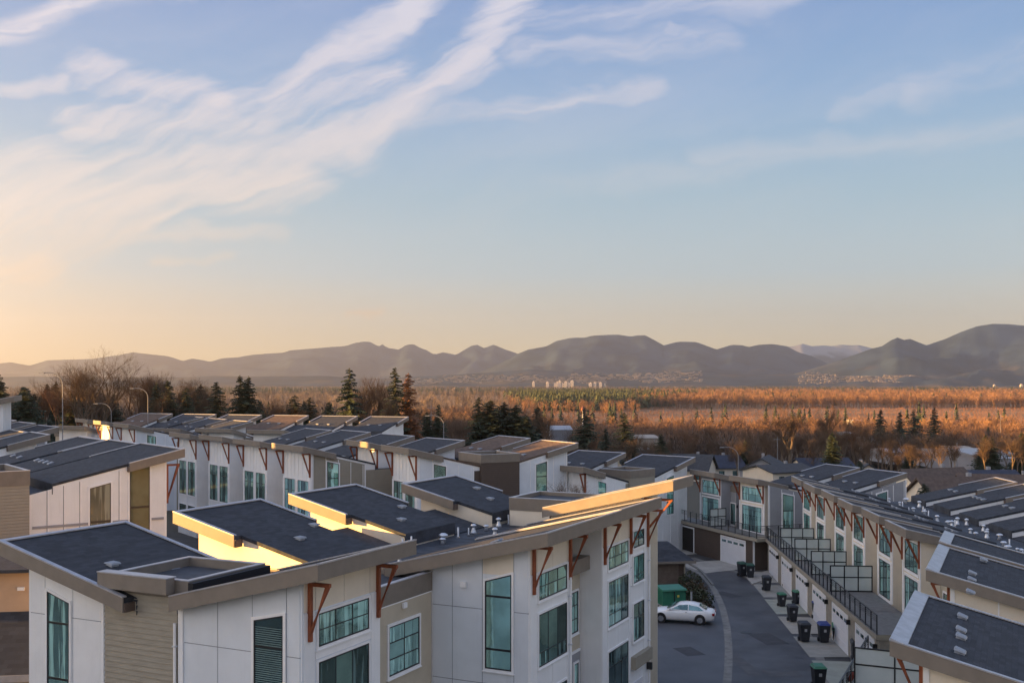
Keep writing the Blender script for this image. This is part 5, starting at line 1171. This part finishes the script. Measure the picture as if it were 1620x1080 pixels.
def conifer_meshes(seed, h=16, rad=.2, full=1.0, droop=.25):
    r = random.Random(seed); trunk = MB(); trunk.cyl((0, 0, 0), (0, 0, h * .98), h * .014, h * .002, 7, False); cr = MB()
    z = h * .08
    while z < h * .985:
        t = z / h; R = h * rad * (1 - t) ** .8 * r.uniform(.75, 1.15) + .12; n = max(4, int(9 * full * (1 - t * .4)))
        for i in range(n):
            a = r.uniform(0, 6.28); rr = R * r.uniform(.55, 1.15); dx, dy = math.cos(a), math.sin(a)
            base = Vector((0, 0, z + r.uniform(-.2, .2))); tip = Vector((dx * rr, dy * rr, z - droop * rr + rr * .12 * r.uniform(-1, 1)))
            segs = 5
            for s_ in range(segs):
                f0 = (s_ + .25) / segs; c = base.lerp(tip, f0); w_ = rr * .30 * (1.15 - f0) + .12
                side = Vector((-dy, dx, 0)) * w_; fw = Vector((dx, dy, -.25)) * (rr / segs * 1.1)
                dz = Vector((0, 0, -r.uniform(.08, .45) * w_ - .1))
                cr.add([tuple(c), tuple(c + side * r.uniform(.6, 1.1) + dz + fw * .5), tuple(c + fw)], [(0, 1, 2)])
                cr.add([tuple(c), tuple(c + fw), tuple(c - side * r.uniform(.6, 1.1) + dz + fw * .5)], [(0, 1, 2)])
        z += h * .021 * r.uniform(.7, 1.3) * (1.25 - t * .4)
    return trunk, cr
PROTO = {}
def proto(kind, i):
    k = (kind, i)
    if k not in PROTO:
        if kind == 'bare': t_, c_ = bare_meshes(20 + i, 10, .46 + .06 * (i % 3), up=.7, levels=6); bm, cm = BARK, TWIG
        elif kind == 'russet': t_, c_ = bare_meshes(60 + i, 10, .46, up=.8, levels=6, nb=3); bm, cm = BARK, TWIGR
        elif kind == 'slim': t_, c_ = bare_meshes(90 + i, 10, .34, up=.9, levels=6, nb=3); bm, cm = BIRCH, TWIG
        elif kind == 'con': t_, c_ = conifer_meshes(30 + i, 10, .23 + .03 * (i % 3), 1.0 + .25 * (i % 2)); bm, cm = BARK, NEED
        elif kind == 'conr': t_, c_ = conifer_meshes(50 + i, 10, .2, 1.2, .1); bm, cm = BARK, NEEDR
        elif kind == 'cedar': t_, c_ = conifer_meshes(70 + i, 10, .30, 1.6, .15); bm, cm = BARK, NEED
        PROTO[k] = (t_.mesh('trunk', bm), c_.mesh('crown', cm))
    return PROTO[k]
def tree(kind, px, ytop, Y, label, group, i=0, wide=1.0, name=None):
    q = atY(px, ytop, Y); zg = height(q.x, Y); h = q.z - zg; a, b_ = proto(kind, i)
    nm = name or {'con': 'conifer', 'conr': 'russet_conifer', 'cedar': 'cedar_tree'}.get(kind, 'bare_tree')
    T = thing(nm, label, 'tree', (q.x, Y, zg - .1), random.uniform(0, 6.28), group)
    for n_, me in (('trunk', a), ('crown', b_)): link(n_, me, T, scale=(h / 10 * wide, h / 10 * wide, h / 10))
    return T
GT = 'trees behind the roofs'
named = [('bare', 143, 540, 210, 'largest bare tree on the left skyline, wide crown against the mountains', 1, 1.25), ('bare', 160, 556, 214, 'bare tree just right of the largest one on the left skyline', 3, 1.1), ('bare', 128, 560, 206, 'bare tree just left of the largest one on the left skyline', 2, 1.0),
 ('russet', 228, 572, 240, 'soft russet bare tree between the two left street lamps', 0, 1.3), ('russet', 213, 580, 244, 'smaller russet bare tree on the left skyline', 1, 1.2), ('slim', 252, 578, 240, 'slim pale bare tree right of the russet ones', 0, 1.0),
 ('bare', 290, 588, 235, 'dense twiggy tree left of the small conifer pair', 2, 1.3), ('bare', 303, 592, 238, 'twiggy bare tree beside the dense one, left of the conifers', 0, 1.2), ('con', 266, 600, 225, 'dark conifer under the left bare trees', 1, 1.3),
 ('con', 343, 601, 215, 'small dark conifer standing alone with a broad base', 0, 1.6), ('con', 380, 592, 215, 'dark conifer at the left of a close pair', 1, 1.3), ('cedar', 393, 593, 216, 'dark green conifer at the right of a close pair', 0, 1.1), ('bare', 432, 610, 225, 'round bare tree right of the conifer pair', 1, 1.4),
 ('con', 466, 622, 225, 'low green conifer left of centre', 2, 1.5), ('con', 490, 626, 226, 'low dark conifer, second in the centre-left trio', 0, 1.6), ('con', 521, 634, 225, 'smallest dark conifer left of the tall fir', 1, 1.7),
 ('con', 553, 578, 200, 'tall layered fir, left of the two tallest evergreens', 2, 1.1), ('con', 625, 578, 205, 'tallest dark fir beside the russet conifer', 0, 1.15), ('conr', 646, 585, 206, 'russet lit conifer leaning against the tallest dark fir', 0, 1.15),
 ('slim', 570, 590, 215, 'thin bare tree right of the layered fir', 1, 1.0), ('slim', 588, 588, 218, 'pale thin bare tree between the two tall firs', 2, 1.0), ('slim', 604, 590, 216, 'thin bare tree left of the tallest dark fir', 0, 1.0), ('slim', 609, 606, 200, 'pale trunked bare tree in front of the tallest fir', 1, .9),
 ('con', 694, 638, 240, 'narrow dark conifer left of the dark evergreen clump', 1, 1.2), ('con', 757, 625, 215, 'pointed conifer at the left of the dark clump', 0, 1.3), ('cedar', 776, 630, 214, 'broad dark evergreen in the clump, left', 0, 1.9), ('cedar', 797, 634, 217, 'broad dark evergreen in the middle of the clump', 1, 1.9), ('cedar', 816, 638, 214, 'broad dark evergreen at the right of the clump', 2, 2.0), ('cedar', 832, 655, 212, 'lowest evergreen at the right edge of the clump', 0, 1.8),
 ('con', 925, 642, 250, 'dark conifer behind the pale distant shed', 2, 1.4), ('con', 958, 676, 215, 'low dark conifer right of the pale shed', 1, 1.5), ('con', 988, 650, 240, 'dark conifer standing in centre above the vented roofs', 0, 1.6), ('cedar', 1000, 690, 200, 'low green evergreen just above the centre roofs', 1, 1.4),
 ('bare', 1250, 630, 230, 'spreading bare tree right of centre with a wide vase crown', 1, 1.9), ('slim', 1313, 640, 280, 'tall thin bare tree right of the vase crowned one', 2, 1.3), ('bare', 1335, 648, 300, 'wispy bare tree over the far dark roof', 0, 1.0), ('con', 1393, 646, 420, 'slim dark conifer standing in the orange field', 1, 1.1),
 ('con', 1478, 642, 420, 'slim dark conifer right of centre in the orange field', 0, 1.1), ('con', 1446, 645, 440, 'lacy conifer between the two slim dark ones', 2, 1.2), ('con', 1424, 650, 450, 'small lacy conifer left of the other lacy one', 1, 1.2), ('con', 1549, 717, 230, 'stout dark conifer in front of the white sheds', 0, 2.0),
 ('cedar', 1360, 726, 160, 'dark green cedar behind the far dark roof', 0, 1.6), ('cedar', 1346, 732, 156, 'low dark cedar touching the far dark roof corner', 1, 1.6), ('cedar', 1437, 715, 230, 'green cedar behind the gabled shed roof', 2, 1.6), ('russet', 1466, 707, 235, 'bright rust coloured rounded shrub tree at right', 1, 1.7),
 ('cedar', 1462, 762, 118, 'dark cedar tucked against the pale gable at right', 0, 1.7), ('bare', 1592, 690, 240, 'bare branching tree in front of the white sheds at far right', 1, 1.2), ('slim', 1575, 700, 245, 'thin bare tree left of the far right branching one', 0, 1.1), ('bare', 1608, 695, 238, 'bare tree at the right picture edge before the sheds', 2, 1.1),
 ('bare', 905, 745, 88, 'small leafless tree in front of the cream recess, centre', 2, 1.3), ('con', -4, 588, 205, 'dark conifer cut by the left picture edge', 0, 1.5), ('cedar', 40, 610, 190, 'dark evergreen beside the orange-lit left house', 1, 1.5), ('slim', 68, 590, 230, 'thin bare tree between the left edge and the tall lamp', 1, 1.0)]
for kd, px, yt, Y, lb, i, wd in named: tree(kd, px, yt, Y, lb, GT, i, wd)
# ---- individual bare trees of the near woodland edge
r2 = random.Random(11); places = []
def auto_tree(kind, px, ytop, Y, i, wide):
    places.append((kind, px, ytop, Y, i, wide))
for _ in range(44): auto_tree(r2.choice(['bare', 'bare', 'con', 'cedar', 'cedar', 'russet']), r2.uniform(-10, 330), r2.uniform(600, 626), r2.uniform(215, 300), r2.randrange(3), r2.uniform(.9, 1.5))
for _ in range(44): auto_tree(r2.choice(['bare', 'slim', 'bare', 'cedar']), r2.uniform(330, 880), r2.uniform(626, 655), r2.uniform(230, 330), r2.randrange(3), r2.uniform(.9, 1.4))
for _ in range(96): auto_tree(r2.choice(['bare', 'slim', 'bare', 'slim', 'bare', 'russet']), r2.uniform(860, 1640), r2.uniform(662, 700), r2.uniform(270, 430), r2.randrange(3), r2.uniform(.9, 1.3))
for _ in range(64): auto_tree(r2.choice(['bare', 'slim', 'bare', 'bare', 'bare', 'cedar']), r2.uniform(860, 1640), r2.uniform(680, 712), r2.uniform(185, 262), r2.randrange(3), r2.uniform(1.0, 1.5))
adj = {'bare': 'grey bare tree', 'slim': 'slender bare tree', 'con': 'pointed dark conifer', 'cedar': 'bushy dark evergreen', 'russet': 'russet twiggy tree'}
def ordinal(n): return {1: 'first', 2: 'second', 3: 'third', 4: 'fourth', 5: 'fifth', 6: 'sixth', 7: 'seventh', 8: 'eighth', 9: 'ninth', 10: 'tenth'}.get(n, '%d%s' % (n, 'th' if 10 < n % 100 < 14 else {1: 'st', 2: 'nd', 3: 'rd'}.get(n % 10, 'th')))
cnt = {}
for kd, px, yt, Y, i, wd in sorted(places, key=lambda a: a[1]):
    zone = 'in the wood behind the left roofs' if px < 330 else 'in the thin wood behind the back row' if px < 860 else 'in the dark wood below the orange field' if Y > 265 else 'close behind the right-hand roofs'
    n_ = cnt[(kd, zone)] = cnt.get((kd, zone), 0) + 1
    tree(kd, px, yt, Y, '%s %s, %s such from the left' % (adj[kd], zone, ordinal(n_)), 'trees ' + zone, i, wd)

# ---- woodland masses (past counting): joined low-poly trees
def far_tree_np(kind, seed):
    r = random.Random(seed); V = []
    if kind == 'bare':
        V += [(-.012, 0, 0), (.012, 0, 0), (0, 0, .8), (0, -.012, 0), (0, .012, 0), (0, 0, .8)]
        for _ in range(30):
            z = r.uniform(.25, .75); a = r.uniform(0, 6.28); L = r.uniform(.12, .3); dx, dy = math.cos(a) * .42, math.sin(a) * .42; w_ = .007
            p = Vector((dx * .15 * r.random(), dy * .15 * r.random(), z)); q = p + Vector((dx * L, dy * L, L * r.uniform(.7, 1.1)))
            V += [tuple(p + Vector((-dy, dx, 0)) * w_ * 2), tuple(p - Vector((-dy, dx, 0)) * w_ * 2), tuple(q)]
            for _ in range(2):
                m_ = p.lerp(q, r.uniform(.3, .9)); a2 = r.uniform(0, 6.28); q2 = m_ + Vector((math.cos(a2) * .07, math.sin(a2) * .07, r.uniform(.05, .14)))
                V += [tuple(m_ + Vector((w_, 0, 0))), tuple(m_ - Vector((w_, 0, 0))), tuple(q2)]
    else:
        for k in range(8):
            z = .1 + k * .11; R = .19 * (1 - z) + .02
            for j in range(5):
                a = r.uniform(0, 6.28); dx, dy = math.cos(a) * R, math.sin(a) * R
                V += [(0, 0, z + .13), (dx - dy * .55, dy + dx * .55, z - .03 * r.random()), (dx + dy * .55, dy - dx * .55, z - .03 * r.random())]
    return np.array(V, dtype=np.float64)
def woodland(name, pts, kind, m, hs, wide=1.0, label=None):
    if not len(pts): return
    var = [far_tree_np(kind, s_) for s_ in range(6)]; out = []
    idx = rng.integers(0, 6, len(pts)); an = rng.uniform(0, 6.28, len(pts)); hh = rng.uniform(hs[0], hs[1], len(pts))
    for (X, Y, Z), i, a, h in zip(pts, idx, an, hh):
        v = var[i]; c, s_ = math.cos(a), math.sin(a); w_ = h * wide
        out.append(np.stack([(v[:, 0] * c - v[:, 1] * s_) * w_ + X, (v[:, 0] * s_ + v[:, 1] * c) * w_ + Y, v[:, 2] * h + Z], 1))
    A = np.concatenate(out); n = len(A); me = bpy.data.meshes.new(name); me.vertices.add(n); me.vertices.foreach_set('co', A.astype(np.float32).ravel())
    me.loops.add(n); me.loops.foreach_set('vertex_index', np.arange(n, dtype=np.int32)); me.polygons.add(n // 3)
    me.polygons.foreach_set('loop_start', np.arange(0, n, 3, dtype=np.int32)); me.update(calc_edges=True); me.validate(); me.materials.append(m)
    return link(name, me, kind='stuff')
def scatter(n, Y0, Y1, x0, x1, test=None, seed=0, power=1.0):
    g = np.random.default_rng(seed); out = []
    for _ in range(n):
        Y = Y0 + (Y1 - Y0) * g.random() ** power; px = g.uniform(x0, x1); X = (px - CX) / FPX * Y
        if test and not test(px, Y, X): continue
        out.append((X, Y, height(X, Y)))
    return out
nz = lambda X, Y, s_: noise.noise(Vector((X / s_, Y / s_, 3.3)))
woodland('bare_woodland', scatter(1500, 330, 600, 790, 1720, lambda px, Y, X: nz(X, Y, 70) > -.3, 21), 'bare', mat('twig_shade', (.115, .085, .070), .9, .3, .05), (11, 17), 1.35)
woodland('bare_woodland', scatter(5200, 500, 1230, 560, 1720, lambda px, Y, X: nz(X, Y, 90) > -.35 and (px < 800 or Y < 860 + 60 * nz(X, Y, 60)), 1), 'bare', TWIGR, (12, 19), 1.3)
woodland('bare_woodland', scatter(2300, 380, 1000, -60, 760, lambda px, Y, X: nz(X, Y, 90) > -.3, 2), 'bare', TWIG, (12, 20), 1.3)
woodland('bare_woodland', [(X, Y, height(X, Y)) for X, Y in ((-r_ * Y, Y) for r_, Y in zip(rng.uniform(.50, .60, 900), rng.uniform(230, 840, 900)))], 'bare', TWIG, (12, 18), 1.3)  # trees on the unseen hill added for its shade
woodland('conifer_woodland', scatter(500, 450, 1200, -60, 1700, lambda px, Y, X: nz(X, Y, 150) > .25, 3), 'con', NEED, (14, 24), 1.0)
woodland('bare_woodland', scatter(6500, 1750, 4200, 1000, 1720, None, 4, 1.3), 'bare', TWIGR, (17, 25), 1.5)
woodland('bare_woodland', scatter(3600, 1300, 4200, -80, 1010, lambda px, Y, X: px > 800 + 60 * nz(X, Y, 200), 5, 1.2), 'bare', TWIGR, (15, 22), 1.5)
woodland('bare_woodland', scatter(3900, 1000, 4200, -80, 860, lambda px, Y, X: px <= 800 + 60 * nz(X, Y, 200), 15, 1.2), 'bare', mat('twig_far', (.13, .10, .085), .9, .35, .01), (15, 22), 1.5)
woodland('conifer_woodland', scatter(2600, 3300, 5600, 300, 1700, lambda px, Y, X: nz(X, Y, 700) > .05, 16), 'con', NEED, (18, 27), 1.5)
woodland('conifer_woodland', scatter(7500, 1450, 3600, 760, 1200, lambda px, Y, X: nz(X, Y, 400) > -.25 + max(0, (px - 980) / 180 + .3 * nz(X, Y, 120)) + max(0, (860 - px) / 120), 6, 1.2), 'con', mat('needles_olive', (.06, .075, .035), .85, .4, .02), (16, 28), 1.25)
woodland('conifer_woodland', scatter(900, 1900, 4200, 1100, 1700, lambda px, Y, X: nz(X, Y, 300) > .2, 7), 'con', NEED, (16, 26), 1.1)
woodland('bare_woodland', scatter(4200, 4200, 7600, -80, 1720, None, 8), 'bare', mat('twig_far', (.13, .10, .085)), (18, 26), 2.2)

woodland('marsh_grass', scatter(16000, 850, 1800, 700, 1720, None, 9), 'bare', mat('marsh_reed', (.30, .15, .08), .9, .35, .01), (1.5, 3.5), 2.4)
# ---- detached houses and sheds below the ridge
def gable_house(px, yr, Y, w_, d, label, roofm, rz, wallm=None, group='detached houses below the terraces', h=5.5):
    q = atY(px, yr, Y); zg = height(q.x, Y); ztop = q.z - zg; T = thing('detached_house', label, 'house', (q.x, Y, zg), rz, group); he = max(2.5, ztop - h * .5)
    k = MB(); k.box(-w_ / 2, -d / 2, -3, w_ / 2, d / 2, he); k.add([(-w_ / 2, -d / 2, he), (-w_ / 2, d / 2, he), (-w_ / 2, 0, ztop - .1)], [(0, 1, 2)]); k.add([(w_ / 2, -d / 2, he), (w_ / 2, d / 2, he), (w_ / 2, 0, ztop - .1)], [(0, 1, 2)]); k.build('wall', wallm or M_CREAM, T)
    k = MB(); e = .5
    for s_ in (-1, 1):
        zz = he - e * (ztop - he) / (d / 2)
        k.prism([(-w_ / 2 - e, s_ * (d / 2 + e), zz), (w_ / 2 + e, s_ * (d / 2 + e), zz), (w_ / 2 + e, 0, ztop), (-w_ / 2 - e, 0, ztop)], [(-w_ / 2 - e, s_ * (d / 2 + e), zz + .2), (w_ / 2 + e, s_ * (d / 2 + e), zz + .2), (w_ / 2 + e, 0, ztop + .2), (-w_ / 2 - e, 0, ztop + .2)])
    k.build('roof', roofm, T)
    k = MB(); k.box(w_ * .2, .4, ztop - .6, w_ * .2 + .5, .9, ztop + .6); k.build('chimney', M_GREY, T)
    for a in (-.3, 0, .3):
        k = MB(); k.box(w_ * a - .6, -d / 2 - .06, he - 1.9, w_ * a + .6, -d / 2 - .01, he - .7); k.build('window', M_GLASSD, T)
RB = mat('shingle_house_brown', (.10, .075, .065), .9, .2, 2); RG = mat('shingle_house_grey', (.055, .06, .07), .9, .2, 2); RBL = mat('shingle_house_blue', (.035, .045, .075), .9, .2, 2)
for a in ((1012, 713, 215, 10, 8, 'dark roofed house just behind the vented centre roofs', RG, .3), (1085, 719, 210, 10, 8, 'dark roofed house left of the curved lamp', RG, -.4), (1130, 721, 225, 10, 8, 'dark blue roofed house behind the curved lamp', RBL, .2), (1210, 723, 205, 10, 8, 'small grey gabled house right of the curved lamp', RG, 1.2, M_GREY),
          (1232, 735, 195, 10, 8, 'grey roofed house behind the balcony houses', RG, .5), (1300, 725, 235, 11, 8, 'blue-black roofed house behind the middle far roof', RBL, .1), (1370, 733, 185, 6, 5, 'tiny house with white eaves among the dark cedars', RG, 1.4), (1475, 742, 150, 10, 8, 'brown roofed house behind the right terrace', RB, .35),
          (1540, 745, 158, 12, 9, 'blue-grey roofed house right of the brown one', RBL, .1), (1590, 752, 140, 11, 9, 'grey-brown roofed house at the right edge', RB, -.2), (1512, 756, 135, 10, 8, 'brown roof with a pale chimney in front of the blue-grey roof', RB, .2)): gable_house(*a)
def barn(px, ytop, ybase, Y, wpx, label, m, depth=18):
    q = atY(px, ytop, Y); zb = CAMZ - (ybase - HORY) / FPX * Y; w_ = wpx / FPX * Y; T = thing('shed', label, 'shed', (q.x, Y, zb), .05, 'sheds and greenhouses in the valley'); h = q.z - zb
    k = MB(); k.box(-w_ / 2, 0, -2, w_ / 2, depth, h * .72); k.build('wall', m, T)
    k = MB(); k.prism([(-w_ / 2 - .3, -.3, h * .721), (w_ / 2 + .3, -.3, h * .721), (w_ / 2 + .3, depth + .3, h * .721), (-w_ / 2 - .3, depth + .3, h * .721)], [(-w_ / 2 - .3, depth * .4, h), (w_ / 2 + .3, depth * .4, h), (w_ / 2 + .3, depth * .6, h), (-w_ / 2 - .3, depth * .6, h)]); k.build('roof', m, T)
    n = max(3, int(w_ / 3)); k = MB()
    for i in range(n): a = -w_ / 2 + w_ * (i + .5) / n; k.box(a - .08, -.08, 0, a + .08, -.01, h * .7)
    k.build('ribs', M_GREY, T)
PW_ = mat('greenhouse_white', (.27, .28, .32), .35, .1, .2); PC = mat('shed_cream', (.34, .30, .26), .7, .1, .2)
for a in ((1600, 718, 742, 260, 80, 'long white greenhouse at the far right', PW_, 40), (1530, 708, 722, 330, 38, 'cream flat shed above the long white greenhouse', PC), (1500, 712, 722, 335, 22, 'small cream shed left of the flat one', PC), (888, 675, 692, 330, 34, 'pale shed left of centre below the orange field', PW_),
          (1380, 693, 704, 420, 14, 'square pale cabin in the dark wood', PC), (1427, 712, 724, 340, 40, 'low grey shed with a yellow end', M_GREY), (1294, 632, 640, 1900, 28, 'bright cream building beside the orange field', PC), (1348, 684, 688, 520, 8, 'tiny white shed at the field edge', PW_), (1020, 690, 700, 300, 46, 'low pale shed behind the centre roofs', PC), (1358, 664, 668, 900, 14, 'thin grey shed in the orange field', M_GREY)): barn(*a)
# masts and poles
for px, yt, yb, Y, lb in ((1583, 655, 690, 600, 'thin pale mast standing in the orange field'), (682, 640, 680, 260, 'thin mast between the firs and the dark clump'), (1230, 690, 712, 260, 'white pole in the dark wood'), (1514, 700, 745, 230, 'grey pole beside the white sheds')):
    q = atY(px, yt, Y); zg = height(q.x, Y); T = thing('mast', lb, 'mast', (q.x, Y, zg), 0, 'thin poles in the valley')
    k = MB(); k.cyl((0, 0, 0), (0, 0, q.z - zg), .12, .07, 6); k.build('pole', M_LAMPG, T); k = MB(); k.box(-.8, -.05, q.z - zg - .8, .8, .05, q.z - zg - .65); k.build('crossarm', M_LAMPG, T)
T = thing('water_tower', 'small red topped tower among trees, centre', 'tower', tuple(atY(922, 660, 700)), 0); 
k = MB(); k.cyl((0, 0, -10), (0, 0, 4), .5, .4, 8); k.build('shaft', M_TRIM, T); k = MB(); k.lathe([(.5, 4), (1.2, 4.5), (1.2, 6), (.3, 7)], 10); k.build('tank', mat('tank_red', (.20, .07, .05), .6), T)

# ================================================================== haze
def haze():
    m = bpy.data.materials.new('haze'); m.use_nodes = True; t = NT(m.node_tree); t.n.clear(); out = t.new('ShaderNodeOutputMaterial'); v = t.new('ShaderNodeVolumePrincipled')
    v.inputs['Density'].default_value = HAZE; v.inputs['Color'].default_value = (.92, .94, 1.0, 1); v.inputs['Anisotropy'].default_value = 0.76
    t.l.new(v.outputs[0], out.inputs['Volume'])
    k = MB(); z0, z1 = -40, 1150; a, b_ = -112, 19000; wa, wb = 250, 250 + .585 * 19100
    k.prism([(-wa, a, z0), (wa, a, z0), (wb, b_, z0), (-wb, b_, z0)], [(-wa, a, z1), (wa, a, z1), (wb, b_, z1), (-wb, b_, z1)]); k.build('haze', m, kind='stuff')
HAZE = 6e-5
haze()
